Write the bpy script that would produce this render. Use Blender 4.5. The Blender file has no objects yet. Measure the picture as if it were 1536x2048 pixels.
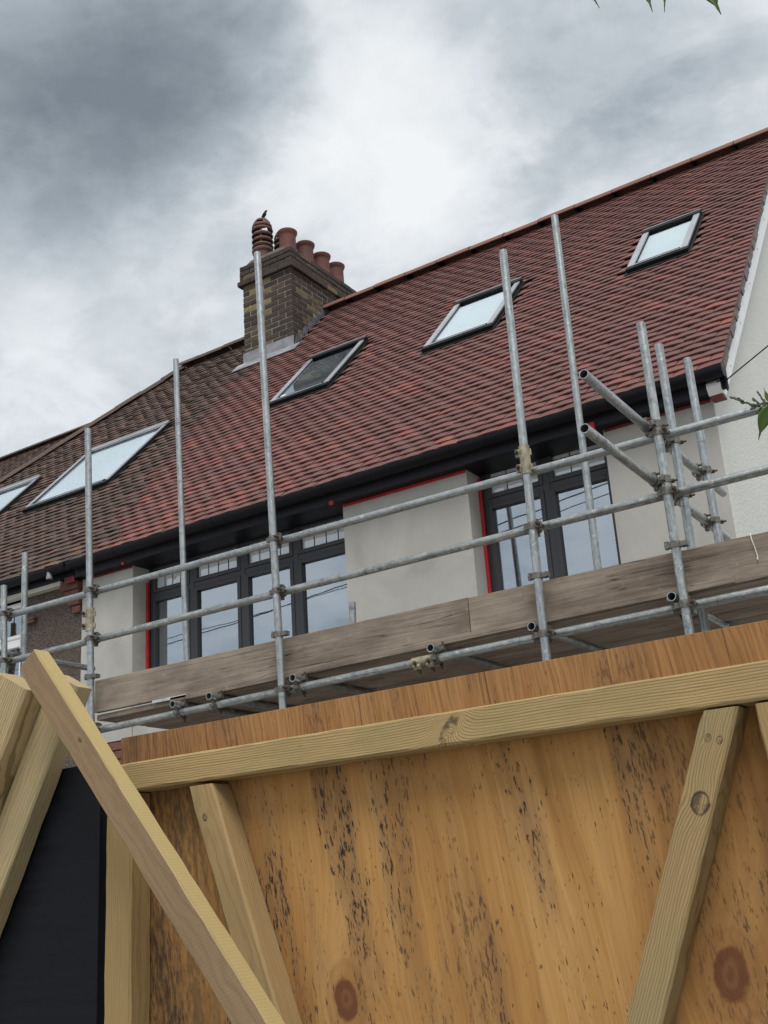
import bpy, bmesh, math, random
import numpy as np
from mathutils import Matrix, Vector
random.seed(7); rng = np.random.default_rng(7)
S = bpy.context.scene
COL = S.collection
R = math.radians

# ------------------------------------------------------------------ camera
cam_d = bpy.data.cameras.new('camera'); cam = bpy.data.objects.new('camera', cam_d); COL.objects.link(cam)
YAW, PITCH, ROLL, FPX = R(32.308), R(19.054), R(-3.862), 2289.2
_f = Vector((-math.sin(YAW)*math.cos(PITCH), math.cos(YAW)*math.cos(PITCH), math.sin(PITCH)))
_r0 = Vector((math.cos(YAW), math.sin(YAW), 0)); _u0 = _r0.cross(_f)
_r = math.cos(ROLL)*_r0 + math.sin(ROLL)*_u0; _u = -math.sin(ROLL)*_r0 + math.cos(ROLL)*_u0
m = Matrix((( _r.x, _u.x, -_f.x, 0), (_r.y, _u.y, -_f.y, 0), (_r.z, _u.z, -_f.z, 1.6), (0, 0, 0, 1)))
cam.matrix_world = m
cam_d.sensor_fit = 'VERTICAL'; cam_d.sensor_height = 36; cam_d.lens = FPX/2048*36
cam_d.clip_start = 0.05; cam_d.clip_end = 2000
S.camera = cam

# ------------------------------------------------------------------ node helper
def nd(nt, typ, props=None, **ins):
    n = nt.nodes.new(typ)
    for k, v in (props or {}).items(): setattr(n, k, v)
    for k, v in ins.items():
        key = int(k[1:]) if k[0] == '_' and k[1:].isdigit() else k.replace('_', ' ')
        s = n.inputs[key]
        if isinstance(v, bpy.types.NodeSocket): nt.links.new(v, s)
        else:
            if isinstance(v, (tuple, list)) and len(v) == 3 and s.type == 'RGBA': v = (*v, 1)
            s.default_value = v
    return n
class NT:
    def __init__(s, nt): s.nt = nt
    def math(s, op, a, b=0.0, c=0.0, clamp=False):
        return nd(s.nt, 'ShaderNodeMath', {'operation': op, 'use_clamp': clamp}, _0=a, _1=b, _2=c).outputs[0]
    def vmath(s, op, a, b=(0, 0, 0)):
        n = nd(s.nt, 'ShaderNodeVectorMath', {'operation': op}, _0=a, _1=b)
        return n.outputs['Value'] if op in ('DOT_PRODUCT', 'LENGTH', 'DISTANCE') else n.outputs[0]
    def noise(s, vec, scale, detail=3, rough=.55, dist=0.0, col=False):
        n = nd(s.nt, 'ShaderNodeTexNoise', None, Vector=vec, Scale=scale, Detail=detail, Roughness=rough, Distortion=dist)
        return n.outputs['Color' if col else 'Fac']
    def voro(s, vec, scale, feat='F1', out='Distance', rnd=1.0):
        return nd(s.nt, 'ShaderNodeTexVoronoi', {'feature': feat}, Vector=vec, Scale=scale, Randomness=rnd).outputs[out]
    def scale(s, vec, sc): return s.vmath('MULTIPLY', vec, sc)
    def mix(s, f, a, b, mode='MIX'):
        n = nd(s.nt, 'ShaderNodeMix', {'data_type': 'RGBA', 'blend_type': mode})
        for i, v in ((0, f), (6, a), (7, b)):
            if isinstance(v, bpy.types.NodeSocket): s.nt.links.new(v, n.inputs[i])
            else: n.inputs[i].default_value = (*v, 1) if isinstance(v, (tuple, list)) and len(v) == 3 else v
        return n.outputs[2]
    def mr(s, v, a, b, c=0.0, d=1.0, t='LINEAR'):
        n = nd(s.nt, 'ShaderNodeMapRange', {'interpolation_type': t}, _0=v, _1=a, _2=b, _3=c, _4=d)
        return n.outputs[0]
    def ramp(s, v, stops, interp='LINEAR'):
        n = nd(s.nt, 'ShaderNodeValToRGB', None, Fac=v); cr = n.color_ramp; cr.interpolation = interp
        while len(cr.elements) < len(stops): cr.elements.new(.5)
        for e, (p, c) in zip(cr.elements, stops): e.position = p; e.color = (*c, 1)
        return n.outputs[0]
    def sep(s, v): return nd(s.nt, 'ShaderNodeSeparateXYZ', None, Vector=v).outputs
    def comb(s, x, y, z): return nd(s.nt, 'ShaderNodeCombineXYZ', None, X=x, Y=y, Z=z).outputs[0]
    def add(s, a, b): return s.math('ADD', a, b)
    def mul(s, a, b): return s.math('MULTIPLY', a, b)

# ------------------------------------------------------------------ sky and sun
EXPO = 0.80
SUN = Vector((0.26, -0.42, 0.87)).normalized()
w = bpy.data.worlds.new('World'); S.world = w; w.use_nodes = True
nt = w.node_tree; nt.nodes.clear(); W_ = NT(nt)
sky = nd(nt, 'ShaderNodeTexSky', {'sky_type': 'NISHITA', 'sun_disc': False, 'sun_elevation': math.asin(SUN.z), 'sun_rotation': math.atan2(SUN.x, SUN.y)})
dr = nd(nt, 'ShaderNodeTexCoord').outputs['Generated']
dz = W_.sep(dr)
# cloud layer seen in perspective: direction over height
hz = W_.add(W_.math('MAXIMUM', dz[2], 0.0), 0.28)
flat = W_.comb(W_.math('DIVIDE', dz[0], hz), W_.math('DIVIDE', dz[1], hz), 0.0)
warp = W_.vmath('SUBTRACT', W_.noise(flat, 2.6, 6, .6, col=True), (.5, .5, .5))
wdir = W_.vmath('ADD', dr, W_.scale(warp, (.30, .30, .30)))
n_big = W_.noise(flat, 1.15, 5, .55, .35)
n_mid = W_.noise(W_.vmath('ADD', flat, (7.3, 2.1, 4)), 3.2, 8, .6, .25)
n_fine = W_.noise(W_.vmath('ADD', flat, (1.7, 9.2, 1)), 7.0, 8, .62, .5)
dens = W_.add(W_.mul(W_.math('SUBTRACT', n_big, .5), .30), W_.add(W_.mul(W_.math('SUBTRACT', n_mid, .5), .78), W_.mul(W_.math('SUBTRACT', n_fine, .5), .30)))
edge = W_.mr(W_.noise(W_.vmath('ADD', flat, (4.4, 8.1, 3)), 2.3, 9, .58, .55), .44, .54, -.5, .5, 'SMOOTHSTEP')
puff = W_.mr(W_.noise(W_.vmath('ADD', flat, (9.4, 1.3, 6)), 5.2, 9, .6, .4), .46, .58, -.5, .5, 'SMOOTHSTEP')
dens = W_.add(dens, W_.add(W_.mul(edge, .13), W_.mul(puff, .07)))
def cdir(px, py):
    return (_f + (px-768)/FPX*_r - (py-1024)/FPX*_u).normalized()
CLOUDS = [  # heading of a cloud mass, angular radius in degrees, thickness (+ darker / - brighter)
    ((110, 190), 10, .34), ((330, 120), 7, .26), ((60, 350), 7, .12), ((430, 260), 5, .12),
    ((1010, 170), 6, .15), ((1160, 330), 7, .15), ((1330, 180), 10, .07), ((800, 20), 4, .18),
    ((590, 190), 6, -.11), ((720, 330), 6, -.08), ((960, 340), 4, -.26), ((470, 40), 4, -.16), ((840, 90), 3.5, -.16), ((800, 480), 8, -.08), ((150, 560), 5, -.12),
    ((1500, 240), 4, -.06), ((90, 640), 8, -.04), ((1240, 30), 6, .10)]
for (px, py), rad, amp in CLOUDS:
    d = cdir(px, py)
    dist = W_.vmath('DISTANCE', wdir, tuple(d))
    dens = W_.add(dens, W_.mr(dist, 0.0, math.radians(rad)*1.5, amp, 0.0, 'SMOOTHSTEP'))
val = W_.math('ADD', dens, .265)
cl = W_.ramp(val, [(0.0, (.93, .95, .96)), (.20, (.80, .835, .86)), (.40, (.585, .635, .672)), (.62, (.395, .445, .485)), (.85, (.262, .302, .335)), (1.0, (.20, .235, .265))])
cl10 = W_.vmath('SCALE', cl); nt.nodes[-1].inputs['Scale'].default_value = 10/2**EXPO
thin = W_.mr(W_.noise(W_.vmath('ADD', flat, (3.1, 5.7, 2)), 2.1, 5, .6, .3), .60, .78, .06, .5, 'SMOOTHSTEP')
skc = W_.mix(thin, cl10, sky.outputs[0])
bg = nd(nt, 'ShaderNodeBackground', None, Color=skc, Strength=0.10)
nd(nt, 'ShaderNodeOutputWorld', None, Surface=bg.outputs[0])

sd = bpy.data.lights.new('sun', 'SUN'); sd.energy = 1.5; sd.angle = R(28); sd.color = (1, .965, .91)
so = bpy.data.objects.new('sun', sd); COL.objects.link(so); so.rotation_euler = (-SUN).to_track_quat('-Z', 'Y').to_euler()
so.location = (0, 0, 20)

S.view_settings.view_transform = 'Standard'; S.view_settings.look = 'None'; S.view_settings.gamma = 1
S.view_settings.exposure = EXPO
S.render.engine = 'CYCLES'
S.cycles.max_bounces = 6; S.cycles.diffuse_bounces = 3; S.cycles.glossy_bounces = 3; S.cycles.transparent_max_bounces = 8

# ------------------------------------------------------------------ materials
class Mat:
    def __init__(s, name, coord='Object'):
        s.m = bpy.data.materials.new(name); s.m.use_nodes = True; nt = s.m.node_tree
        s.nt = nt; s.b = nt.nodes['Principled BSDF']; s.N = NT(nt)
        s.P = nd(nt, 'ShaderNodeTexCoord').outputs[coord]
    def set(s, **k):
        for a, v in k.items():
            i = s.b.inputs[a.replace('_', ' ')]
            if isinstance(v, bpy.types.NodeSocket): s.nt.links.new(v, i)
            else: i.default_value = (*v, 1) if isinstance(v, (tuple, list)) and len(v) == 3 else v
        return s
    def bump(s, h, strength=.4, dist=.004):
        n = nd(s.nt, 'ShaderNodeBump', None, Strength=strength, Distance=dist, Height=h)
        s.nt.links.new(n.outputs[0], s.b.inputs['Normal']); return s
    def attr(s, name, out='Fac'): return nd(s.nt, 'ShaderNodeAttribute', {'attribute_name': name}).outputs[out]
    def rnd(s): return nd(s.nt, 'ShaderNodeObjectInfo').outputs['Random']

def plain(name, c, rough=.5, metal=0.0, var=.15, nscale=6, bump=.0, bscale=60):
    dull = max(c) < .04
    M = Mat(name); N = M.N
    n = N.noise(M.P, nscale, 5)
    col = N.mix(N.mr(n, .3, .7), tuple(x*(1-var) for x in c), tuple(min(1, x*(1+var)) for x in c))
    M.set(Base_Color=col, Roughness=N.mr(n, .3, .7, max(0, rough-.06), min(1, rough+.06)), Metallic=metal)
    if dull: M.b.inputs['Specular IOR Level'].default_value = .22
    if bump: M.bump(N.noise(M.P, bscale, 4), bump, .004)
    return M.m

def tile_mat(name, stops, moss=0.0):
    M = Mat(name); N = M.N
    t = M.attr('tint')
    c = N.ramp(t, stops)
    n = N.noise(M.P, 9, 6, .65)
    c = N.mix(N.mr(n, .35, .75, 0, .35 if moss else .16), c, tuple(x*.6 for x in stops[0][1]))
    f = N.noise(M.P, 85, 4, .7)
    c = N.mix(N.mr(f, .4, .8, 0, .24), c, (.21, .145, .13))
    run = N.mr(N.noise(N.scale(M.P, (1, .25, .25)), 1.6, 4, .6), .42, .68, 0, .22)
    c = N.mix(run, c, tuple(x*.62 for x in stops[1][1]))
    if moss:
        mm = N.mr(N.noise(N.vmath('ADD', M.P, (3, 1, 7)), 2.3, 7, .7), .44, .60)
        ms = N.mr(N.noise(M.P, 34, 5, .7), .47, .62)
        c = N.mix(N.mul(N.mul(mm, ms), moss), c, (.030, .028, .018))
        l = N.mr(N.voro(M.P, 28), .06, .02)
        c = N.mix(N.mul(l, N.mr(N.noise(M.P, 4, 3), .55, .65)), c, (.30, .29, .25))
    M.set(Base_Color=c, Roughness=.78)
    M.b.inputs['Specular IOR Level'].default_value = .3
    return M.bump(N.noise(M.P, 120, 4, .7), .35, .003).m

def brick_mat(name, stops, mort=0):
    M = Mat(name); N = M.N
    c = N.ramp(M.attr('tint'), stops)
    n = N.noise(M.P, 22, 6, .7)
    c = N.mix(N.mr(n, .35, .7, 0, .6), c, tuple(x*.45 for x in stops[0][1]))
    c = N.mix(N.mr(N.noise(M.P, 5, 5, .7), .55, .72, 0, .55), c, (.05, .045, .036))
    M.set(Base_Color=c, Roughness=.9)
    return M.bump(n, .7, .006).m

MT = {}
MT['tile_red'] = tile_mat('new red clay tile', [(0, (.128, .062, .057)), (.40, (.152, .071, .065)), (.66, (.172, .075, .068)), (.86, (.205, .079, .068)), (1, (.245, .088, .071))])
MT['tile_old'] = tile_mat('weathered brown tile', [(0, (.060, .041, .034)), (.5, (.104, .065, .053)), (.85, (.140, .079, .062)), (1, (.19, .098, .074))], .85)
MT['ridge_red'] = tile_mat('clay ridge tile', [(0, (.165, .078, .060)), (1, (.215, .100, .076))])
MT['ridge_old'] = tile_mat('old ridge tile', [(0, (.075, .055, .045)), (1, (.11, .075, .06))], .7)
MT['mortar_dark'] = plain('grey mortar', (.16, .145, .13), .95, 0, .3, 30, .8, 70)
MT['mortar'] = plain('stock mortar', (.23, .205, .155), .95, 0, .35, 14, .8, 60)
MT['brick_dark'] = brick_mat('sooty stock brick', [(0, (.038, .029, .024)), (.55, (.070, .052, .040)), (.75, (.115, .085, .055)), (.9, (.20, .155, .085)), (1, (.29, .22, .115))])
MT['brick_red'] = brick_mat('red brown brick', [(0, (.13, .055, .042)), (.6, (.20, .085, .062)), (1, (.26, .13, .10))])
MT['lead'] = plain('lead flashing', (.22, .225, .245), .55, .0, .35, 7, .3, 30)
MT['lead_dark'] = plain('dull lead', (.115, .12, .135), .6, .0, .35, 7, .3, 30)
MT['pot'] = plain('terracotta pot', (.125, .043, .034), .75, 0, .35, 5, .3, 40)
MT['pot_dark'] = plain('sooty terracotta pot', (.115, .055, .042), .8, 0, .4, 6, .3, 40)
MT['fascia'] = plain('anthracite fascia', (.020, .021, .028), .5, 0, .12, 2)
MT['gutter'] = plain('black gutter plastic', (.0055, .0065, .010), .5, 0, .2, 3)
MT['frame'] = plain('anthracite window frame', (.033, .034, .040), .5, 0, .1, 3)
MT['white'] = plain('white plastic', (.78, .79, .80), .45, 0, .05, 3)
MT['cream'] = plain('off white painted board', (.56, .55, .50), .6, 0, .12, 4)
MT['red_tape'] = plain('red membrane', (.40, .012, .020), .5, 0, .3, 9, .5, 30)
MT['red_dull'] = plain('dull red membrane', (.16, .020, .022), .6, 0, .35, 7, .5, 30)
MT['black_metal'] = plain('black sash metal', (.0075, .0085, .0095), .55, 0, .2, 4)
MT['cover_metal'] = plain('grey roof window cladding', (.42, .43, .455), .34, .55, .12, 3)
MT['twig'] = plain('green twig', (.075, .085, .028), .7, 0, .3, 30)
MT['bud'] = plain('flower bud', (.060, .078, .040), .7, 0, .3, 60)
MT['bark'] = plain('bark', (.09, .07, .05), .9, 0, .4, 20, .8, 40)
MT['bird'] = plain('dark plumage', (.016, .016, .019), .6, 0, .3, 40)
MT['wire'] = plain('black cable', (.018, .018, .018), .6)
MT['rope'] = plain('white string', (.75, .73, .66), .8)
MT['pole_wood'] = plain('creosoted pole', (.085, .06, .04), .9, 0, .3, 8, .5, 40)
MT['coupler'] = plain('dull steel coupler', (.165, .155, .140), .55, .55, .45, 40, .6, 90)
MT['bolt'] = plain('rusty bolt', (.085, .062, .046), .7, .4, .5, 60, .5, 120)
MT['galv_plate'] = plain('bright galvanised plate', (.52, .52, .50), .4, .6, .2, 20)
MT['sleeve'] = plain('yellowed sleeve coupler', (.30, .275, .20), .6, .4, .4, 30, .6, 60)
MT['pipe_grey'] = plain('grey plastic outlet', (.20, .205, .21), .5)
MT['ground'] = plain('ground concrete', (.27, .26, .24), .95, 0, .25, 1.5, .3, 20)
MT['room'] = plain('room plaster', (.30, .30, .31), .9, 0, .1, 1)
MT['room_dark'] = plain('room lining', (.10, .10, .11), .9, 0, .1, 1)
MT['blind'] = plain('white blind fabric', (.74, .745, .73), .8, 0, .03, 2)
MT['label'] = plain('white sticker', (.85, .85, .83), .5, 0, .03, 2)

def render_mat():
    M = Mat('fresh grey render'); N = M.N
    P = M.P
    big = N.noise(N.scale(P, (1, 1, .7)), 2.2, 5, .55, .8)
    sw = N.noise(N.scale(P, (1.6, 1.6, 1.1)), 1.7, 4, .55, .9)
    c = N.ramp(N.add(N.mul(big, .6), N.mul(sw, .4)), [(.32, (.335, .322, .300)), (.42, (.392, .380, .354)), (.54, (.425, .413, .386)), (.66, (.475, .463, .436))])
    spot = N.mr(N.noise(N.vmath('ADD', P, (1, 4, 2)), 6, 6, .7), .62, .72)
    c = N.mix(N.mul(spot, .4), c, (.50, .49, .46))
    M.set(Base_Color=c, Roughness=.88)
    return M.bump(N.add(N.mul(N.noise(P, 14, 5, .6), .7), N.mul(N.noise(P, 160, 3), .3)), .25, .006).m
MT['render'] = render_mat()
def rough_mat(name, a, b, sc, bs, bd):
    M = Mat(name); N = M.N
    n = N.noise(M.P, 1.4, 4); v = N.noise(M.P, sc, 5, .75); g = N.voro(M.P, sc*.8)
    c = N.mix(N.mr(n, .3, .7, .0, .35), N.mix(N.mr(v, .38, .62), a, b), tuple((x+y)/2*.8 for x, y in zip(a, b)))
    M.set(Base_Color=c, Roughness=.95)
    return M.bump(N.add(N.mul(v, .6), N.mul(g, -.6)), bs, bd).m
MT['roughcast'] = rough_mat('cream roughcast', (.62, .625, .595), (.68, .685, .65), 55, .5, .008)
MT['pebbledash'] = rough_mat('dark pebbledash', (.030, .020, .017), (.170, .130, .108), 75, .9, .012)

def galv_mat():
    M = Mat('galvanised tube'); N = M.N; r = M.rnd()
    P = N.vmath('ADD', M.P, N.comb(N.mul(r, 17), N.mul(r, 31), N.mul(r, 53)))
    n = N.noise(N.scale(P, (1, 1, .25)), 22, 6, .7); s = N.voro(N.scale(P, (1, 1, .5)), 60, 'F1', 'Color')
    st = N.noise(N.scale(P, (1, 1, .06)), 60, 4, .7)
    v = N.add(N.add(N.mul(n, .55), N.mul(N.sep(s)[0], .12)), N.mul(st, .33))
    c = N.ramp(v, [(.28, (.12, .13, .13)), (.42, (.25, .265, .262)), (.55, (.37, .388, .383)), (.70, (.53, .54, .525))])
    wh = N.mr(N.noise(N.scale(P, (1, 1, .6)), 48, 5, .72), .52, .66)
    c = N.mix(N.mul(wh, .45), c, (.66, .67, .65))
    c = N.mix(N.mul(r, .30), c, (.36, .40, .45))
    rust = N.mul(N.mr(N.noise(P, 9, 6, .7), .62, .74), .5)
    c = N.mix(rust, c, (.16, .13, .10))
    c = N.mix(N.mul(N.mr(N.noise(N.scale(P, (1, 1, .7)), 26, 6, .75), .60, .66), .7), c, (.74, .73, .69))
    dk = N.mr(N.noise(N.scale(P, (1, 1, 3)), 5, 5, .75), .56, .70, 0, .6)
    c = N.mix(dk, c, (.085, .09, .09))
    M.set(Base_Color=c, Roughness=N.mr(v, .3, .7, .50, .34), Metallic=.82)
    return M.bump(n, .15, .002).m
MT['galv'] = galv_mat()

def timber_mat(name, light, dark, pith=(-.25, .06), sp=.0052, knots=(), stain=None,  ringamt=.75, saw=0.0, edge=None, wav=.045):
    """sawn softwood: growth rings round a pith beside the piece, local z along the grain"""
    M = Mat(name); N = M.N; P = M.P; x, y, z = N.sep(P)
    wv = N.mul(N.math('SUBTRACT', N.noise(N.scale(P, (3, 3, .8)), 2.2, 4, .6), .5), wav)
    wf = N.mul(N.math('SUBTRACT', N.noise(N.scale(P, (14, 14, 3)), 2.0, 3, .6), .5), .004)
    dx = N.math('SUBTRACT', x, pith[0]); dy = N.math('SUBTRACT', y, pith[1])
    r = N.math('SQRT', N.add(N.mul(dx, dx), N.mul(dy, dy)))
    r = N.add(r, N.add(wv, wf)); dark_k = None
    for kx, kz, kr, *ko in knots:
        rw_, asp, sl = ko or (.9, 1.35, 0)
        ex = N.math('DIVIDE', N.math('SUBTRACT', x, kx), kr); ez = N.math('DIVIDE', N.math('SUBTRACT', N.add(z, N.mul(x, sl)), kz), kr*asp)
        q = N.math('SQRT', N.add(N.mul(ex, ex), N.mul(ez, ez)))
        q = N.add(q, N.mul(N.math('SUBTRACT', N.noise(P, 45, 4, .6), .5), .75))
        g = N.math('EXPONENT', N.mul(N.mul(q, q), -.22))
        r = N.add(r, N.mul(g, kr*.75))
        k = N.mr(q, .75, 1.10, 1, 0); rim = N.mul(N.mul(N.mr(q, .74, .90), N.mr(q, 1.12, .98)), N.mr(N.noise(P, 38, 3), .36, .52, .35, 1))
        kk = N.add(N.mul(k, N.mr(N.noise(N.scale(P, (1, 1, .8)), 48, 3), .44, .58, .10, .8)), N.mul(rim, rw_)); dark_k = kk if dark_k is None else N.math('MAXIMUM', dark_k, kk)
    s = N.math('SINE', N.mul(r, 2*math.pi/sp))
    ringv = N.noise(N.comb(N.mul(r, 1.0), 0.0, 0.0), 60, 2)
    ring = N.mul(N.mr(s, -.2, .95, 0, 1, 'SMOOTHSTEP'), N.mr(ringv, .3, .7, .45, 1))
    fib = N.noise(N.scale(P, (1, 1, .02)), 420, 3, .7)
    c = N.mix(N.mul(ring, ringamt), light, dark)
    c = N.mix(N.mr(fib, .35, .75, 0, .35), c, tuple(v*.62 for v in dark))
    blot = N.noise(N.scale(P, (2, 2, .9)), 4.5, 5, .6)
    c = N.mix(N.mr(blot, .45, .75, 0, .5), c, stain or tuple(v*.7 for v in light))
    specks = N.mul(N.mr(N.noise(N.scale(P, (1, 1, .45)), 55, 4, .6), .70, .76), .75)
    c = N.mix(specks, c, (.06, .045, .03))
    if dark_k is not None: c = N.mix(N.math('MINIMUM', dark_k, 1.0), c, (.060, .042, .026))
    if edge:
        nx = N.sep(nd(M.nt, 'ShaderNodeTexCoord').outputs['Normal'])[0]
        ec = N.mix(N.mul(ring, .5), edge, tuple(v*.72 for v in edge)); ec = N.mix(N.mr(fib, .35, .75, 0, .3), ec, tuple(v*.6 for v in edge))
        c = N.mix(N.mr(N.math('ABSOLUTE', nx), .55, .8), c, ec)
    if saw:
        sw = N.math('SINE', N.mul(N.add(z, N.mul(x, .35)), 2*math.pi/.0095))
        c = N.mix(N.mr(sw, 0, 1, 0, saw), c, tuple(v*.6 for v in dark))
    M.set(Base_Color=c, Roughness=.8)
    M.b.inputs['Specular IOR Level'].default_value = .25
    return M.bump(N.add(N.mul(ring, -.5), fib), .35, .0025).m

MT['rail'] = timber_mat('green treated rail', (.440, .315, .150), (.235, .158, .068), (-.30, .05), .0060, ((.002, 1.045, .034, .12, .55, .6), (.012, 1.052, .018, .25, .5, .9)), (.20, .185, .080), .95, wav=.022)
MT['brace_b'] = timber_mat('green treated brace', (.375, .258, .122), (.232, .152, .066), (-.035, .12), .0070, ((-.012, 1.945, .007),), (.24, .20, .09), .55)
MT['brace_c'] = timber_mat('knotty treated brace', (.385, .272, .130), (.198, .130, .058), (-.28, -.02), .0058, ((-.006, .187, .019, .7, 1.2, .1), (-.014, .060, .006), (.010, .062, .006)), (.20, .21, .115), .85)
MT['post'] = timber_mat('treated post', (.385, .265, .118), (.235, .155, .065), (-.2, .05), .0070, (), (.26, .195, .088), .55)
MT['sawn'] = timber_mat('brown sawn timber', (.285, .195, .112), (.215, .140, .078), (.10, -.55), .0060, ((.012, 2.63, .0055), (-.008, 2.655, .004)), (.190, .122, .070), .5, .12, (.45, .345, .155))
MT['pale'] = timber_mat('pale treated timber', (.47, .360, .200), (.185, .135, .066), (-.11, .03), .0085, ((.045, 2.28, .017),), (.25, .225, .115), .85)
MT['pale2'] = timber_mat('green pale timber', (.43, .340, .190), (.25, .19, .095), (-.16, .20), .0075, (), (.25, .23, .12), .6)

def board_mat():
    M = Mat('weathered scaffold board'); N = M.N; r = M.rnd()
    P = N.vmath('ADD', M.P, N.comb(N.mul(r, 3), N.mul(r, 7), N.mul(r, 11)))
    g = N.noise(N.scale(P, (1, 1, .05)), 70, 5, .7); b = N.noise(N.scale(P, (1.5, 1.5, .6)), 3.5, 5, .6); d = N.noise(P, 16, 6, .7)
    c = N.ramp(N.add(N.mul(g, .45), N.mul(b, .55)), [(.30, (.088, .064, .048)), (.45, (.182, .142, .110)), (.55, (.258, .208, .164)), (.70, (.335, .283, .230))])
    c = N.mix(N.mul(N.mr(d, .60, .70), .55), c, (.33, .285, .235))
    kn = N.voro(N.scale(P, (1, 1, .55)), 3.4); c = N.mix(N.mr(kn, .10, .05), c, (.05, .038, .03))
    cr = N.mr(N.math('ABSOLUTE', N.math('SUBTRACT', N.noise(N.scale(P, (1, 1, .03)), 9, 3), .5)), .006, .0, 0, 1)
    c = N.mix(N.mul(cr, .8), c, (.02, .016, .013))
    M.set(Base_Color=c, Roughness=.9)
    return M.bump(N.add(g, N.mul(d, .5)), .4, .004).m
MT['board'] = board_mat()

def ply_mat():
    M = Mat('mouldy orange plywood'); N = M.N; P = M.P; x, y, z = N.sep(P)
    lean = N.comb(N.add(x, N.mul(z, .13)), y, z)            # the veneer grain runs a little off plumb
    wob = N.mul(N.math('SUBTRACT', N.noise(N.scale(P, (1.5, 1, .5)), 2.5, 3), .5), .10)
    lv = N.comb(N.add(N.sep(lean)[0], wob), y, z)
    q_all = None; kc = None; kring = None
    for kx, kz, kr in ((-1.666, 1.407, .034), (-.759, 1.438, .036)):
        ex = N.math('DIVIDE', N.math('SUBTRACT', x, kx), kr); ez = N.math('DIVIDE', N.math('SUBTRACT', z, kz), kr*1.45)
        q = N.math('SQRT', N.add(N.mul(ex, ex), N.mul(ez, ez)))
        q = N.add(q, N.mul(N.math('SUBTRACT', N.noise(P, 26, 5, .6), .5), .62))
        q_all = q if q_all is None else N.math('MINIMUM', q_all, q)
    pull = N.math('EXPONENT', N.mul(N.mul(q_all, q_all), -.10))
    lv2 = N.comb(N.add(N.sep(lv)[0], N.mul(pull, .10)), y, z)
    g1 = N.noise(N.scale(lv2, (1, 1, .045)), 26, 5, .62); g2 = N.noise(N.scale(lv2, (1, 1, .03)), 130, 4, .65)
    big = N.noise(N.scale(lv2, (1, 1, .22)), 4.2, 4, .5)
    c = N.ramp(N.add(N.mul(g1, .5), N.mul(big, .5)), [(.30, (.215, .096, .028)), (.43, (.345, .172, .052)), (.54, (.430, .232, .076)), (.66, (.495, .288, .108))])
    c = N.mix(N.mr(g2, .42, .72, 0, .38), c, (.20, .095, .034))
    # mould: streaks that hold many short vertical flecks
    st = N.mr(N.noise(N.scale(N.vmath('ADD', lean, (2.3, 0, .6)), (1, 1, .16)), 6.5, 4, .6), .45, .60, 0, 1, 'SMOOTHSTEP')
    st2 = N.mr(N.noise(N.scale(N.vmath('ADD', lean, (5.3, 0, 3.6)), (1, 1, .35)), 3.0, 3, .6), .36, .60, .45, 1)
    f1 = N.noise(N.scale(lean, (1, 1, .20)), 165, 3, .6); f2 = N.noise(N.scale(lean, (1, 1, .26)), 85, 4, .65)
    fl = N.math('MAXIMUM', N.mr(f1, N.mr(st, 0, 1, .655, .545), N.mr(st, 0, 1, .70, .625)), N.mr(f2, N.mr(st, 0, 1, .665, .562), N.mr(st, 0, 1, .70, .61)))
    c = N.mix(N.mul(N.mul(st, st2), .42), c, (.135, .088, .060))
    c = N.mix(N.mul(N.mul(fl, st2), .96), c, (.014, .011, .011))
    # dark run-down under the rail at the left of the sheet
    lf = N.mul(N.mr(x, -1.75, -2.30, 0, 1, 'SMOOTHSTEP'), N.mr(N.add(N.mul(g1, .5), N.mul(f2, .5)), .40, .56, .0, 1))
    c = N.mix(N.mul(lf, .85), c, (.060, .036, .022))
    # knots with rings
    rg = N.math('SINE', N.mul(q_all, 9.0))
    c = N.mix(N.mul(N.mul(N.mr(q_all, 2.6, 1.0), N.mr(rg, 0, 1)), .35), c, (.225, .095, .030))
    c = N.mix(N.mul(N.mr(q_all, 1.9, 1.0), .45), c, (.255, .115, .040))
    c = N.mix(N.mul(N.mr(q_all, 1.06, .86), .86), c, (.120, .042, .020))
    c = N.mix(N.mul(N.mul(N.mr(q_all, .55, .3), N.mr(q_all, .08, .3)), .6), c, (.23, .105, .045))
    # splits in the face veneer above the rail
    for cx, zb in ((-.924, 1.98), (-1.224, 1.985), (-1.58, 1.985), (-.664, 1.99), (-2.08, 2.0)):
        dd = N.math('ABSOLUTE', N.math('SUBTRACT', N.add(x, N.mul(N.math('SUBTRACT', z, 2.04), .10)), cx))
        c = N.mix(N.mul(N.mr(dd, .0022, .0006), N.mr(z, zb, zb+.01)), c, (.035, .018, .010))
    top = N.mr(z, 1.95, 2.0)
    c = N.mix(N.mul(top, .55), c, N.mix(N.mr(g2, .40, .66), (.330, .165, .072), (.085, .042, .022)))
    M.set(Base_Color=c, Roughness=.78)
    M.b.inputs['Specular IOR Level'].default_value = .25
    return M.bump(N.add(g2, N.mul(fl, -.6)), .3, .002).m
MT['ply'] = ply_mat()
def black_ply():
    M = Mat('black film faced plywood'); N = M.N; P = M.P
    n = N.noise(N.scale(P, (.4, 1, 3)), 14, 5, .65)
    c = N.mix(N.mr(n, .4, .75), (.0035, .0042, .0068), (.0085, .0098, .0145))
    M.set(Base_Color=c, Roughness=N.mr(n, .3, .7, .5, .66))
    M.b.inputs['Specular IOR Level'].default_value = .2
    return M.bump(n, .2, .003).m
MT['black_ply'] = black_ply()

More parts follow.
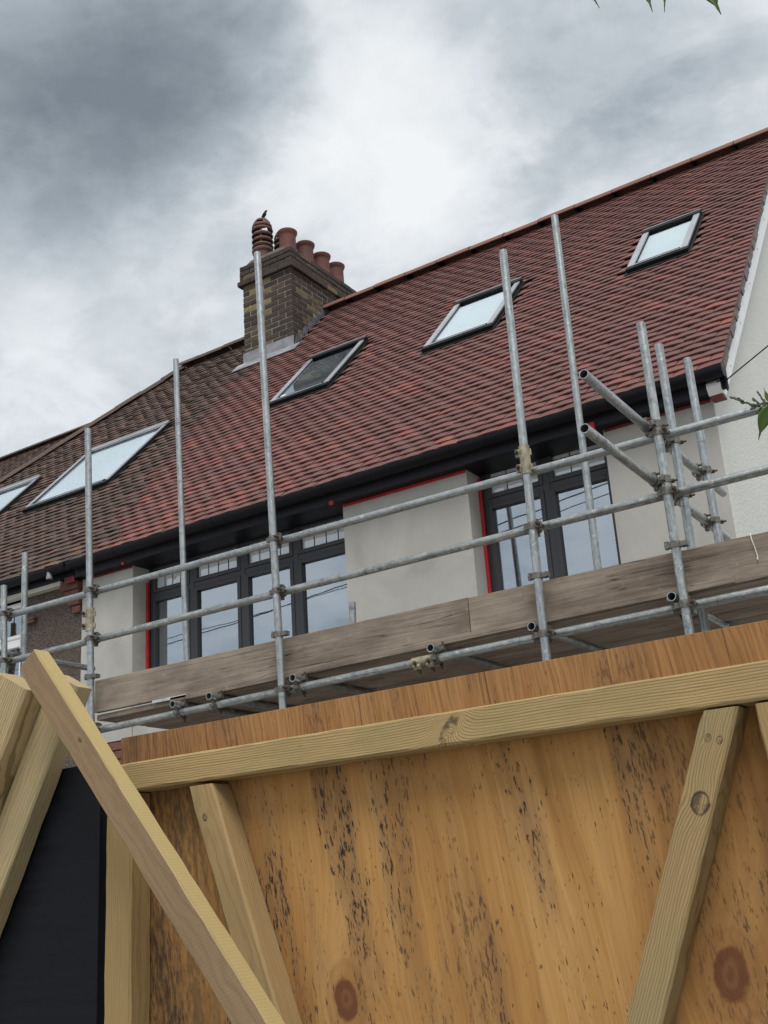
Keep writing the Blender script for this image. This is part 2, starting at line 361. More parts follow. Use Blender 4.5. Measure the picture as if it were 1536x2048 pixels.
def glass_mat(name, tint, refl):
    m_ = bpy.data.materials.new(name); m_.use_nodes = True; nt = m_.node_tree; nt.nodes.clear()
    tr = nd(nt, 'ShaderNodeBsdfTransparent', None, Color=(*tint, 1))
    gl = nd(nt, 'ShaderNodeBsdfGlossy', None, Color=(.82, .91, 1, 1), Roughness=0.012)
    fr = nd(nt, 'ShaderNodeFresnel', None, IOR=1.5)
    N = NT(nt); bk = nd(nt, 'ShaderNodeNewGeometry').outputs['Backfacing']; fac = N.mul(N.math('ADD', N.mul(fr.outputs[0], 1.3), refl, 0, True), N.math('SUBTRACT', 1.0, bk))
    mx = nd(nt, 'ShaderNodeMixShader', None, _0=fac, _1=tr.outputs[0], _2=gl.outputs[0])
    # panes are never dead flat
    tc = nd(nt, 'ShaderNodeTexCoord').outputs['Object']
    b = nd(nt, 'ShaderNodeBump', None, Strength=.05, Distance=.02, Height=N.noise(tc, 1.6, 2))
    nt.links.new(b.outputs[0], gl.inputs['Normal'])
    nd(nt, 'ShaderNodeOutputMaterial', None, Surface=mx.outputs[0]); return m_
MT['glass'] = glass_mat('window glass', (.66, .72, .76), .42)
MT['glass_roof'] = glass_mat('roof window glass', (.94, .97, .98), .12)
def film_mat():  # clear top-light glass; its brightness is painted in as white diffuse
    m_ = MT['glass'].copy(); m_.name = 'pale filmed glass'; nt = m_.node_tree
    out = [n for n in nt.nodes if n.type == 'OUTPUT_MATERIAL'][0]; src = out.inputs[0].links[0].from_socket
    df = nd(nt, 'ShaderNodeBsdfDiffuse', None, Color=(.86, .89, .90, 1)); mx = nd(nt, 'ShaderNodeMixShader', None, _0=.62, _1=src, _2=df.outputs[0])
    nt.links.new(mx.outputs[0], out.inputs[0]); return m_
MT['film'] = film_mat()  # no real coating: window glass with the bright look mixed into its colour
def leaf_mat():
    M = Mat('leaf'); N = M.N
    n = N.noise(M.P, 60, 4); c = N.mix(N.mr(n, .3, .7), (.055, .105, .016), (.095, .155, .028))
    M.set(Base_Color=c, Roughness=.42)
    M.b.inputs['Transmission Weight'].default_value = 0.0
    tr = nd(M.nt, 'ShaderNodeBsdfTranslucent', None, Color=(.22, .30, .03, 1))
    mx = nd(M.nt, 'ShaderNodeMixShader', None, _0=.35, _1=M.b.outputs[0], _2=tr.outputs[0])
    M.nt.links.new(mx.outputs[0], M.nt.nodes['Material Output'].inputs[0])
    return M.m
MT['leaf'] = leaf_mat()

# ------------------------------------------------------------------ object helpers
WM = {}
I4 = Matrix.Identity(4)
def T(x, y, z): return Matrix.Translation((x, y, z))
def mesh(name, V, F, mat, tint=None, smooth=False):
    me = bpy.data.meshes.new(name); me.from_pydata([tuple(v) for v in V], [], [tuple(f) for f in F]); me.update()
    if mat: me.materials.append(MT[mat])
    if tint is not None:
        a = me.attributes.new('tint', 'FLOAT', 'POINT')
        a.data.foreach_set('value', np.full(len(V), tint, 'f') if np.isscalar(tint) else np.asarray(tint, 'f'))
    if smooth: me.polygons.foreach_set('use_smooth', [True]*len(me.polygons))
    return me
def link(name, me, parent=None, M=I4, **props):
    o = bpy.data.objects.new(name, me); COL.objects.link(o); o.matrix_basis = M
    if parent: o.parent = parent; o.matrix_parent_inverse = WM[parent].inverted()
    WM[o] = M.copy()
    for k, v in props.items(): o[k] = v
    return o
def thing(name, label, cat, loc, group=None, rot=None):
    o = link(name, None, None, T(*loc) @ (rot or I4), label=label, category=cat)
    o.empty_display_size = .2
    if group: o['group'] = group
    return o
class MB:
    """collects shapes into one mesh"""
    def __init__(s): s.V = []; s.F = []
    def add(s, V, F, M=None):
        n = len(s.V)
        s.V += [tuple(M @ Vector(v)) if M else tuple(v) for v in V]
        s.F += [tuple(i+n for i in f) for f in F]; return s
    def box(s, a, b, M=None):
        (x0, y0, z0), (x1, y1, z1) = a, b
        V = [(x0, y0, z0), (x1, y0, z0), (x1, y1, z0), (x0, y1, z0), (x0, y0, z1), (x1, y0, z1), (x1, y1, z1), (x0, y1, z1)]
        return s.add(V, [(0, 3, 2, 1), (4, 5, 6, 7), (0, 1, 5, 4), (1, 2, 6, 5), (2, 3, 7, 6), (3, 0, 4, 7)], M)
    def cyl(s, r, z0, z1, n=16, M=None, r2=None):
        r2 = r if r2 is None else r2
        c = [(math.cos(2*math.pi*i/n), math.sin(2*math.pi*i/n)) for i in range(n)]
        V = [(r*a, r*b, z0) for a, b in c] + [(r2*a, r2*b, z1) for a, b in c]
        F = [(i, (i+1) % n, n+(i+1) % n, n+i) for i in range(n)] + [tuple(range(n-1, -1, -1)), tuple(range(n, 2*n))]
        return s.add(V, F, M)
    def pipe(s, ro, ri, z0, z1, n=24, M=None):
        c = [(math.cos(2*math.pi*i/n), math.sin(2*math.pi*i/n)) for i in range(n)]
        V = [(r*a, r*b, z) for r, z in ((ro, z0), (ro, z1), (ri, z1), (ri, z0)) for a, b in c]
        F = [(k*n+i, k*n+(i+1) % n, ((k+1) % 4)*n+(i+1) % n, ((k+1) % 4)*n+i) for k in range(4) for i in range(n)]
        return s.add(V, F, M)
    def lathe(s, prof, n=24, M=None):
        V = [(r*math.cos(2*math.pi*i/n), r*math.sin(2*math.pi*i/n), z) for r, z in prof for i in range(n)]
        F = [(k*n+i, k*n+(i+1) % n, (k+1)*n+(i+1) % n, (k+1)*n+i) for k in range(len(prof)-1) for i in range(n)]
        return s.add(V, F, M)
    def sweep(s, pts, rad, n=8):
        """tube along points, radius per point"""
        pts = [Vector(p) for p in pts]; b = len(s.V); up = Vector((0.13, .21, .97))
        for k, p in enumerate(pts):
            d = (pts[min(k+1, len(pts)-1)] - pts[max(k-1, 0)]).normalized()
            a = d.cross(up).normalized() if abs(d.dot(up)) < .98 else d.cross(Vector((1, 0, 0))).normalized(); c = d.cross(a)
            r = rad[k] if hasattr(rad, '__len__') else rad
            s.V += [tuple(p + r*(math.cos(2*math.pi*i/n)*a + math.sin(2*math.pi*i/n)*c)) for i in range(n)]
        for k in range(len(pts)-1):
            s.F += [(b+k*n+i, b+k*n+(i+1) % n, b+(k+1)*n+(i+1) % n, b+(k+1)*n+i) for i in range(n)]
        s.F += [tuple(b+i for i in range(n-1, -1, -1)), tuple(b+(len(pts)-1)*n+i for i in range(n))]
        return s
    def prism(s, poly, axis, a, b):
        """extrude a 2-D polygon along x ('x': poly in y,z), y (x,z) or z (x,y)"""
        f = {'x': lambda p, t: (t, p[0], p[1]), 'y': lambda p, t: (p[0], t, p[1]), 'z': lambda p, t: (p[0], p[1], t)}[axis]
        n = len(poly); V = [f(p, a) for p in poly] + [f(p, b) for p in poly]
        return s.add(V, [(i, (i+1) % n, n+(i+1) % n, n+i) for i in range(n)] + [tuple(range(n-1, -1, -1)), tuple(range(n, 2*n))])
    def build(s, name, mat, parent=None, M=I4, smooth=False, bevel=0, tint=None, fix=True, **props):
        me = mesh(name, s.V, s.F, mat, tint)
        if bevel or fix:
            bm = bmesh.new(); bm.from_mesh(me)
            bmesh.ops.recalc_face_normals(bm, faces=bm.faces)
            if bevel: bmesh.ops.bevel(bm, geom=bm.edges[:], offset=bevel, segments=2, affect='EDGES', profile=.6)
            bm.to_mesh(me); bm.free()
        if smooth:
            me.polygons.foreach_set('use_smooth', [True]*len(me.polygons))
            me.set_sharp_from_angle(angle=R(40))
        return link(name, me, parent, M, **props)
def frame(p, zdir, ydir):
    z = Vector(zdir).normalized(); y = Vector(ydir); y = (y - z*y.dot(z)).normalized(); x = y.cross(z)
    return Matrix(((x.x, y.x, z.x, p[0]), (x.y, y.y, z.y, p[1]), (x.z, y.z, z.z, p[2]), (0, 0, 0, 1)))

# ------------------------------------------------------------------ ground
MB().box((-150, -150, -.5), (150, 150, 0)).build('ground', 'ground', kind='structure')

# ------------------------------------------------------------------ roof frame shared by the pair of houses
PT = R(46.4); CP, SP = math.cos(PT), math.sin(PT)
YE, ZE = 6.922, 4.769          # deck line at the eaves
LR = 5.80                      # rafter length
def RF(x, v, w): return Vector((x, YE + v*CP - w*SP, ZE + v*SP + w*CP))
RM = Matrix(((1, 0, 0, 0), (0, CP, -SP, YE), (0, SP, CP, ZE), (0, 0, 0, 1)))   # (x, v, w) -> world
YR, ZR = YE + LR*CP, ZE + LR*SP
XV, XW = -1.71, -1.84          # verge and gable wall
YW, YWIN = 7.05, 7.25          # pier face, window plane
XPARTY = -7.79
XHIP = -10.06
YB = 2*YR - 7.05               # back wall
def xbound(v): return -7.48 - .77*min(v, 4.9)/4.7

def tile_shape(camber, wid, length, th, twist, lift):
    n = 5; V = []; F = []
    for (v0, topk) in ((0, 1), (length, 1), (length, 0), (0, 0)):
        for i in range(n):
            t = 2*i/(n-1)-1
            w_ = .034 - .125*v0 + camber*(1-t*t) + twist*t*(1-v0/length) + lift*(1-v0/length) - (0 if topk else th)
            V.append((t*wid/2, v0 + (.003*(t*t) if v0 == 0 else 0), w_))
    for k in range(4):
        for i in range(n-1):
            F.append((k*n+i, k*n+i+1, ((k+1) % 4)*n+i+1, ((k+1) % 4)*n+i))
    F += [(0, n, 2*n, 3*n), (n-1, 4*n-1, 3*n-1, 2*n-1)]
    return np.array(V), F

def build_tiles(roof, mat, wanted, tint_of, rough, n_parts=300, seed=1, camber=.0052):
    """plain tiles in broken bond; the n_parts nearest the eye are parts of their own, the rest one mesh"""
    rs = random.Random(seed)
    shapes = [tile_shape(camber*rs.uniform(.55, 1.5), .1625, .19, .0125, rs.uniform(-.004, .004)*rough, rs.uniform(0, .0045)*rough) for _ in range(10)]
    spots = []
    for i in range(58):
        v = i*.1; off = .0825 if i % 2 else 0
        k = 0
        while True:
            x = XV - .083 - k*.165 - off; k += 1
            if x < -17: break
            if wanted(x, v): spots.append((x + rs.uniform(-.0025, .0025), v + rs.uniform(-.005, .005)*rough, rs.uniform(-.016, .016)*rough, tint_of(x, v, rs), rs.randrange(10)))
        if i % 2 and wanted(XV-.042, v): spots.append((XV-.042, v, 0, tint_of(XV, v, rs), -1))
    spots.sort(key=lambda s: (RF(s[0], s[1], 0) - Vector((0, 0, 1.6))).length)
    half = tile_shape(.003, .081, .19, .0125, 0, 0)
    cache = {}
    def local(s):
        c, sn = math.cos(s[2]), math.sin(s[2]); return Matrix(((c, -sn, 0, s[0]), (sn, c, 0, s[1]), (0, 0, 1, 0), (0, 0, 0, 1)))
    for s in spots[:n_parts]:
        key = (s[4], round(s[3]*9))
        if key not in cache:
            V, F = half if s[4] < 0 else shapes[s[4]]
            cache[key] = mesh('tile', V, F, mat, key[1]/9)
        link('tile', cache[key], roof, RM @ local(s))
    AV = []; AF = []; AT = []; nb = 0
    for s in spots[n_parts:]:
        V, F = half if s[4] < 0 else shapes[s[4]]
        A = np.array(RM @ local(s)); P = V @ A[:3, :3].T + A[:3, 3]
        AV.append(P); AF += [tuple(i+nb for i in f) for f in F]; nb += len(V); AT.append(np.full(len(V), s[3]))
    if AV:
        me = mesh('roof_tiles', np.concatenate(AV), AF, mat, np.concatenate(AT))
        link('roof_tiles', me, roof, I4, kind='stuff')

# roof windows: centre x, width, bottom v, length
ROOF_WINDOWS = {'a': (-6.40, .76, 2.50, 1.17), 'b': (-4.505, .76, 2.50, 1.18), 'c': (-2.553, .56, 2.70, 1.02)}
OLD_WINDOWS = {'d': (-9.31, 1.33, 1.80, 1.42), 'e': (-11.0, .80, 1.70, 1.20)}
CHX0, CHX1, CHY0, CHY1 = -8.33, -7.55, 10.13, 11.56
def blocked(x, v):
    for cx, wd, v0, h in list(ROOF_WINDOWS.values()) + list(OLD_WINDOWS.values()):
        if abs(x-cx) < wd/2+.040 and v0-.05 < v+.02 < v0+h+.02: return True
    y = YE + v*CP
    return CHX0-.05 < x < CHX1+.05 and y > CHY0-.06

# ================================================================== the red-roofed house
house = thing('house', 'house with new red clay tiled roof, three roof windows and grey rendered front', 'house', ((XV+XPARTY)/2, YW, 0))
# --- walls
def wall_box(name, a, b, mat, parent, **k): return MB().box(a, b).build(name, mat, parent, **k)
FZ = 4.632                      # soffit level
wall_box('rendered_pier', (XPARTY+.003, YW, 3.10), (-7.145, YWIN+.25, FZ+.05), 'render', house)
wall_box('rendered_pier', (-4.84, YW, 3.10), (-3.715, YWIN+.25, FZ+.05), 'render', house)
wall_box('rendered_pier', (-2.62, YW, 3.10), (XW-.004, YWIN+.25, FZ+.05), 'render', house)
# walls under the window openings and the dark lining over them
for x0, x1 in ((-7.145, -4.84), (-3.715, -2.62)):
    wall_box('sill_wall', (x0+.002, YW+.01, 3.101), (x1-.002, YWIN+.249, 3.47), 'render', house)
    wall_box('window_head', (x0+.002, YWIN-.02, 4.665), (x1-.002, YWIN+.24, FZ+.20), 'gutter', house)
# gable wall with the roof's triangle, facing the right
g = MB(); g.prism([(YW+.012, 0), (YB, 0), (YB, 4.75), (YR, ZR-.14), (YW+.012, 4.62)], 'x', XW-.003-.25, XW); g.build('gable_wall', 'roughcast', house)
wall_box('back_wall', (XPARTY, YB-.25, 0), (XW-.26, YB, 4.6), 'roughcast', house)
lower = wall_box('lower_wall', (XPARTY+.003, YW+.05, 0), (XW-.26, YWIN+.245, 3.097), 'mortar_dark', house)
# brick courses of the lower wall where they show below the platform
bvar = {}
def brick_mesh(L, D, H, mat, t):
    key = (round(L, 3), D, H, mat, round(t, 2))
    if key not in bvar:
        rs = random.Random(hash(key) % 9999); V = []; c = .004
        bx = MB().box((0, 0, 0), (L, D, H))
        bm = bmesh.new(); me = mesh('brick', bx.V, bx.F, mat)
        bm.from_mesh(me); bmesh.ops.recalc_face_normals(bm, faces=bm.faces)
        bmesh.ops.bevel(bm, geom=bm.edges[:], offset=c, segments=1, affect='EDGES')
        for v in bm.verts: v.co += Vector((rs.uniform(-.0022, .0022), rs.uniform(-.0022, .0022), rs.uniform(-.0022, .0022)))
        bm.to_mesh(me); bm.free()
        a = me.attributes.new('tint', 'FLOAT', 'POINT'); a.data.foreach_set('value', [t]*len(me.vertices)); bvar[key] = me
    return bvar[key]
rs = random.Random(4)
for i in range(10):
    z = 2.345 + i*.075
    x = XPARTY + .01 + (.1125 if i % 2 else 0)
    while x < -3.2:
        link('brick', brick_mesh(.215, .09, .065, 'brick_red', rs.choice((.1, .35, .6, .9))), lower, T(x, YW-.012+rs.uniform(-.003, .003), z)); x += .225
# --- rooms behind the windows
for x0, x1 in ((-7.7, -4.0), (-3.9, -2.12)):
    r_ = MB(); y0, y1, z0, z1 = YWIN+.27, YWIN+3.2, 2.98, 5.0
    r_.box((x0, y0, z0-.05), (x1, y1, z0)); r_.box((x0, y1, z0), (x1, y1+.05, z1)); r_.box((x0-.05, y0, z0), (x0, y1, z1)); r_.box((x1, y0, z0), (x1+.05, y1, z1)); r_.box((x0, y0, z1), (x1, y1, z1+.05))
    r_.build('room_lining', 'room', house)

# --- windows
def window(x0, x1, z0, z1, zt, mull, parent, mat, yp, bars=3, depth=.07):
    """frame with transom and mullions; each light a sash with pane, the small top lights with glazing bars"""
    f = MB(); b = .048; yf = yp
    f.box((x0, yf, z0), (x0+b, yf+depth, z1)); f.box((x1-b, yf, z0), (x1, yf+depth, z1))
    f.box((x0+b, yf, z1-.02), (x1-b, yf+depth, z1)); f.box((x0+b, yf, z0), (x1-b, yf+depth, z0+b))
    wn = f.build('window', mat, parent, bevel=.004)
    xs = [x0+b/2] + list(mull) + [x1-b/2]
    for k, mx in enumerate(mull):
        MB().box((mx-.026, yf-.006, z0+b), (mx+.026, yf+depth-.004, z1-.02)).build('mullion', mat, wn, bevel=.004)
    for k in range(len(xs)-1):
        a, c = xs[k]+.026, xs[k+1]-.026
        MB().box((a, yf-.003, zt-.024), (c, yf+depth-.006, zt+.024)).build('transom', mat, wn, bevel=.004)
        for (lo, hi, top) in ((z0+b, zt-.024, False), (zt+.024, z1-.02, True)):
            s = MB(); q = .036; ys = yf-.012; d = depth*.8
            s.box((a, ys, lo), (a+q, ys+d, hi)); s.box((c-q, ys, lo), (c, ys+d, hi)); s.box((a+q, ys, lo), (c-q, ys+d, lo+q)); s.box((a+q, ys, hi-q), (c-q, ys+d, hi))
            s.build('sash', mat, wn, bevel=.005)
            MB().box((a+q-.004, ys+.030, lo+q-.004), (c-q+.004, ys+.036, hi-q+.004)).build('pane', 'film' if top and mat == 'frame' else 'glass', wn)  # small top panes of dark frames get the painted brightness
            if top and bars:
                ga, gc = a+q, c-q
                for j in range(1, bars+1):
                    xx = ga + (gc-ga)*j/(bars+1)
                    MB().box((xx-.0025, ys+.026, lo+q), (xx+.0025, ys+.0400, hi-q)).build('glazing_bar', 'black_metal', wn)
                MB().box((ga, ys+.0265, hi-q-.034), (gc, ys+.0395, hi-q-.0305)).build('glazing_bar', 'black_metal', wn)
    return wn
window(-7.143, -4.842, 3.47, 4.665, 4.375, (-6.620, -6.042, -5.474), house, 'frame', YWIN)
window(-3.713, -2.622, 3.47, 4.690, 4.410, (-3.172,), house, 'frame', YWIN, 2)
# roller blind box / white lining inside the left light
MB().box((-7.06, YWIN+.30, 3.5), (-6.98, YWIN+.36, 4.25)).build('window_board', 'white', house)
# --- red membrane strips
def strip(a, b, mat='red_tape', name='red_tape'): return MB().box(a, b).build(name, mat, house, bevel=.003)
strip((-3.712, YWIN-.040, 3.30), (-3.690, YWIN-.014, 4.60)); strip((-7.141, YWIN-.040, 3.30), (-7.119, YWIN-.014, 4.50))
strip((-4.83, YW-.010, FZ-.022), (-3.72, YW-.0005, FZ+.02)); strip((-7.70, YW-.010, FZ-.018), (-7.15, YW-.0005, FZ+.02), 'red_dull')
strip((-2.61, YW-.010, FZ-.020), (-1.86, YW-.0005, FZ+.02), 'red_dull')
strip((-4.885, 6.925, FZ-.022), (-4.845, 6.945, FZ+.012)); strip((-2.675, 6.925, FZ-.040), (-2.63, 6.945, FZ+.030)); strip((-7.17, 6.930, FZ-.014), (-7.14, 6.945, FZ+.01))
strip((-1.83, 6.96, FZ-.040), (-1.745, 7.045, FZ-.022), 'red_dull'); strip((-7.93, 6.955, FZ-.03), (-7.80, 6.975, FZ+.03), 'red_dull')
# --- eaves: fascia, soffit and gutter
def eaves(x0, x1, parent, gm='gutter', fm='fascia', fz=FZ):
    MB().box((x0, 6.945, fz), (x1, 6.965, 4.775)).build('fascia', fm, parent, bevel=.002)
    MB().box((x0, 6.966, fz), (min(x1, XW-.002), YWIN+.02, fz+.012)).build('soffit', fm if fm != 'fascia' else 'gutter', parent)
    prof = []
    for i in range(13):
        a = math.pi*i/12; prof.append((6.878+.056*math.cos(math.pi+a), 4.752-.062*math.sin(a)))
    inner = [(6.878+.051*math.cos(math.pi+math.pi*i/12), 4.752-.057*math.sin(math.pi*i/12)) for i in range(12, -1, -1)]
    gu = MB().prism(prof+inner, 'x', x0, x1).build('gutter', gm, parent, smooth=True)
    x = x1-.9
    while x > x0+.1:
        pj = [(6.878+.061*math.cos(math.pi+math.pi*i/12), 4.758-.070*math.sin(math.pi*i/12)) for i in range(13)] + [(6.878+.0575*math.cos(math.pi+math.pi*i/12), 4.757-.0645*math.sin(math.pi*i/12)) for i in range(12, -1, -1)]
        MB().prism(pj, 'x', x-.03, x+.03).build('gutter_bracket', gm, gu, smooth=True); x -= 1.15
    return gu
gu = eaves(XPARTY+.01, XV+.01, house)
MB().prism([(6.823, 4.755), (6.936, 4.755), (6.925, 4.705), (6.90, 4.690), (6.855, 4.690), (6.832, 4.71)], 'x', XV+.011, XV+.017).build('gutter_stop_end', 'gutter', gu)
# --- roof deck, tiles, ridge
dk = MB().prism([(YE+.03, ZE-.02), (YR, ZR-.02), (2*YR-YE, ZE-.02), (2*YR-YE, ZE-.10), (YR, ZR-.10), (YE+.03, ZE-.10)], 'x', -8.02, XW+.003)
roof = dk.build('roof', 'black_metal', house)
def red_tint(x, v, rs):
    e = v/LR
    t = rs.random(); lowleft = max(0, min(1, (-3.6-x)/3.5))*max(0, 1-e*1.3)
    if t < .09 + .28*lowleft: return rs.uniform(.78, 1.0)
    if t < .30 + .22*lowleft: return rs.uniform(.55, .78)
    return rs.uniform(.12, .55)
jag = {}
def jit(v, side):
    k = round(v*10)
    if k not in jag: jag[k] = random.Random(k*7+1).uniform(-.18, .18)
    return jag[k]
build_tiles(roof, 'tile_red', lambda x, v: x > xbound(v)+jit(v, 0) and not blocked(x, v) and v < LR-.03, red_tint, 1.0, 300, 3)
# back slope: plain slab of tiles hidden from the street side
MB().box((-7.9, 0, -.0), (XV, LR, .03), Matrix(((1, 0, 0, 0), (0, -CP, SP, 2*YR-YE), (0, SP, CP, ZE), (0, 0, 0, 1)))).build('back_slope', 'tile_red', roof, tint=.4)
rs = random.Random(5)
def ridge_tile(x0, x1, mat, parent, t, dz=0.0, dy=0.0):
    prof = []; n = 8
    for i in range(n+1):
        a = R(18) + (math.pi-R(36))*i/n; prof.append((YR+dy+.150*math.cos(a), ZR+dz-.030+.150*math.sin(a)))
    inn = [(YR+dy+.135*math.cos(R(18)+(math.pi-R(36))*i/n), ZR+dz-.030+.135*math.sin(R(18)+(math.pi-R(36))*i/n)) for i in range(n, -1, -1)]
    MB().prism(prof+inn, 'x', x0, x1).build('ridge_tile', mat, parent, smooth=True, tint=None)
    o = parent.children[-1] if False else None
def put_tint(me, t):
    a = me.attributes.new('tint', 'FLOAT', 'POINT'); a.data.foreach_set('value', [t]*len(me.vertices))
x = XV+.02
while x > CHX1+.1:
    ridge_tile(x-.452, x, 'ridge_red', roof, .5, rs.uniform(-.005, .005)); x -= .46
    MB().prism([(YR+.1525*math.cos(R(18)+R(144)*i_/8), ZR-.030+.1525*math.sin(R(18)+R(144)*i_/8)) for i_ in range(9)], 'x', x-.001, x+.009).build('ridge_joint', 'gutter', roof)
# verge: mortar bedding and undercloak, white bargeboard
vg = MB()
for i in range(57):
    a, b = RF(0, i*.1+.004, 0), RF(0, i*.1+.104, 0)
    j = rs.uniform(-.006, .006)
    vg.prism([tuple(RF(0, i*.1, -.055).yz), tuple(RF(0, i*.1+.1, -.055).yz), tuple(RF(0, i*.1+.1, .012).yz), tuple(RF(0, i*.1, .019).yz)], 'x', XV-.10, XV-.006+j)
vg.build('verge_mortar', 'mortar_dark', roof)
bb = MB(); bb.prism([tuple(RF(0, -.06, -.058).yz), tuple(RF(0, LR+.02, -.058).yz), tuple(RF(0, LR-.10, -.235).yz), (YW-.03, FZ-.02), (6.95, FZ-.02), (6.915, 4.66)], 'x', XW+.006, XW+.10)
barge = bb.build('bargeboard', 'white', house, bevel=.002)
for v in (.35, 1.1, 1.9, 2.7, 3.5, 4.3):
    MB().cyl(.006, 0, .004, 10, frame(RF(XW+.1005, v, -.145), (1, 0, 0), (0, 0, 1))).build('fixing', 'cover_metal', barge)
# cable bracket under the gable corner
br = MB()
br.sweep([(-1.715, 6.93, 4.78), (-1.712, 6.935, 4.70), (-1.705, 6.94, 4.61)], .006, 6); br.sweep([(-1.735, 6.93, 4.74), (-1.735, 6.93, 4.63)], .005, 6); br.sweep([(-1.76, 6.925, 4.68), (-1.69, 6.93, 4.685)], .007, 6)
br.build('cable_bracket', 'black_metal', house)

# --- roof windows
def roof_window(cx, wd, v0, h, parent, pane_back, clad, old=False):
    x0, x1, v1 = cx-wd/2, cx+wd/2, v0+h
    fl = MB()                                                   # flashing kerb round the frame
    k = .020
    fl.box((x0-k, v0-.055, .0), (x1+k, v0, .042)); fl.box((x0-k, v0, 0), (x0, v1+k, .040)); fl.box((x1, v0, 0), (x1+k, v1+k, .040)); fl.box((x0, v1, 0), (x1, v1+k, .05))
    rw = MB().box((x0, v0, 0), (x0+.035, v1, .062)).box((x1-.035, v0, 0), (x1, v1, .062)).box((x0+.035, v0, 0), (x1-.035, v0+.04, .062)).box((x0+.035, v1-.04, 0), (x1-.035, v1, .062)).build('roof_window', 'black_metal', parent, RM, bevel=.003)
    fl.build('flashing', 'black_metal', rw, RM, bevel=.003)
    c = clad; t = .064
    sw = .040 if old else .062
    MB().box((x0+.002, v0+.05, t-.002), (x0+sw, v1-.03, t+.016)).build('side_cladding', c, rw, RM, bevel=.006)
    MB().box((x1-sw, v0+.05, t-.002), (x1-.002, v1-.03, t+.016)).build('side_cladding', c, rw, RM, bevel=.006)
    MB().box((x0-.006, v1-.070, t-.002), (x1+.006, v1+.012, t+.026)).build('top_hood', c if old else 'black_metal', rw, RM, bevel=.008)
    MB().box((x0+.0, v1-.012, t+.022), (x1, v1+.004, t+.032)).build('hood_edge', c, rw, RM, bevel=.002)
    MB().box((x0+.076, v0+.045, t-.02), (x1-.076, v0+.105, t+.010)).build('bottom_sash', 'black_metal', rw, RM, bevel=.003)
    MB().box((x0+.070, v0+.026, t+.0125), (x1-.070, v0+.044, t+.021)).build('bottom_trim', c, rw, RM, bevel=.002)
    MB().box((x0-.004, v0-.012, .012), (x1+.004, v0+.045, t+.012)).build('bottom_cover', 'black_metal', rw, RM, bevel=.004)
    MB().box((x0+.07, v0+.09, t-.010), (x1-.07, v1-.08, t-.004)).build('pane', 'glass_roof', rw, RM)
    MB().box((x0+.06, v0+.08, t-.030), (x1-.06, v1-.07, t-.026)).build('blind', pane_back, rw, RM)
    return rw
rw1 = roof_window(*ROOF_WINDOWS['a'], house, 'room_dark', 'cover_metal'); roof_window(*ROOF_WINDOWS['b'], house, 'blind', 'cover_metal'); roof_window(*ROOF_WINDOWS['c'], house, 'blind', 'cover_metal')
cx, wd, v0, h = ROOF_WINDOWS['a']
MB().box((cx-wd/2+.085, v0+.112, .0606), (cx-wd/2+.155, v0+.175, .0618)).build('sticker', 'label', rw1, RM)

# --- chimney
ch = MB().box((CHX0+.005, CHY0+.005, 7.6), (CHX1-.005, CHY1-.005, 9.600)).build('chimney', 'mortar', house)
extra = MB(); rs = random.Random(11); ext_t = []
def course(z, e, k):
    X0, X1, Y0, Y1 = CHX0-e, CHX1+e, CHY0-e, CHY1+e; D = .1025
    def tint(yl):
        t = rs.random()
        return .02 + .5*t if rs.random() > yl else .6 + .4*t
    def under(x, y):
        yy = min(y, 2*YR-y); v = (yy-YE)/CP; return z+.09 < ZE + v*SP + .03
    # front and right faces: single bricks; back and left joined
    def run(face, L, start, end_full):
        s = start
        while s < L-.03:
            bl = min(.215, L-s if end_full else L-s-D-.01)
            if L - (s+bl) < .05 and end_full: bl = L-s
            if bl <= .03: return
            yield s, bl
            s += bl+.01
    even = k % 2 == 0
    # front face, measured from the right corner to the left
    for s, bl in run('f', X1-X0, 0 if even else D+.01, True):
        x = X1-s-bl
        if not under(x, Y0):
            # a lighter stock patch down the middle of the face
            yl = .75 if .33 < s < .62 and 8.1 < z < 9.25 else (.25 if s > .5 else .05)
            link('brick', brick_mesh(bl, D, .065, 'brick_dark', round(tint(yl), 1)), ch, T(x, Y0+rs.uniform(-.003, .003), z))
    for s, bl in run('r', Y1-Y0, D+.01 if even else 0, True):
        y = Y0+s
        if not under(X1, y+bl):
            yl = .55 if .1 < s < .75 and 8.35 < z < 9.2 else .08
            link('brick', brick_mesh(bl, D, .065, 'brick_dark', round(tint(yl), 1)), ch, T(X1+rs.uniform(-.003, .003), y, z) @ Matrix.Rotation(math.pi/2, 4, 'Z'))
    for s, bl in run('b', X1-X0-.22, .115, False): extra.box((X0+s, Y1-D, z), (X0+s+bl, Y1, z+.065))
    for s, bl in run('l', Y1-Y0-.12, .115, False): extra.box((X0, Y0+s, z), (X0+D, Y0+s+bl, z+.065))
for k in range(22):
    z = 7.94 + k*.075
    course(z, .0 if k < 18 else (.05 if k == 18 else .028), k)
def put_tint(me, t):
    a = me.attributes.new('tint', 'FLOAT', 'POINT'); a.data.foreach_set('value', [t]*len(me.vertices))
put_tint(extra.build('brickwork', 'brick_dark', ch, kind='stuff', fix=False).data, .25)
fl = MB().prism([(CHX0+.0, 9.585), (CHX1, 9.585), (CHX1-.13, 9.65), (CHX0+.13, 9.65)], 'y', CHY0+.02, CHY1-.02).build('flaunching', 'mortar_dark', ch)
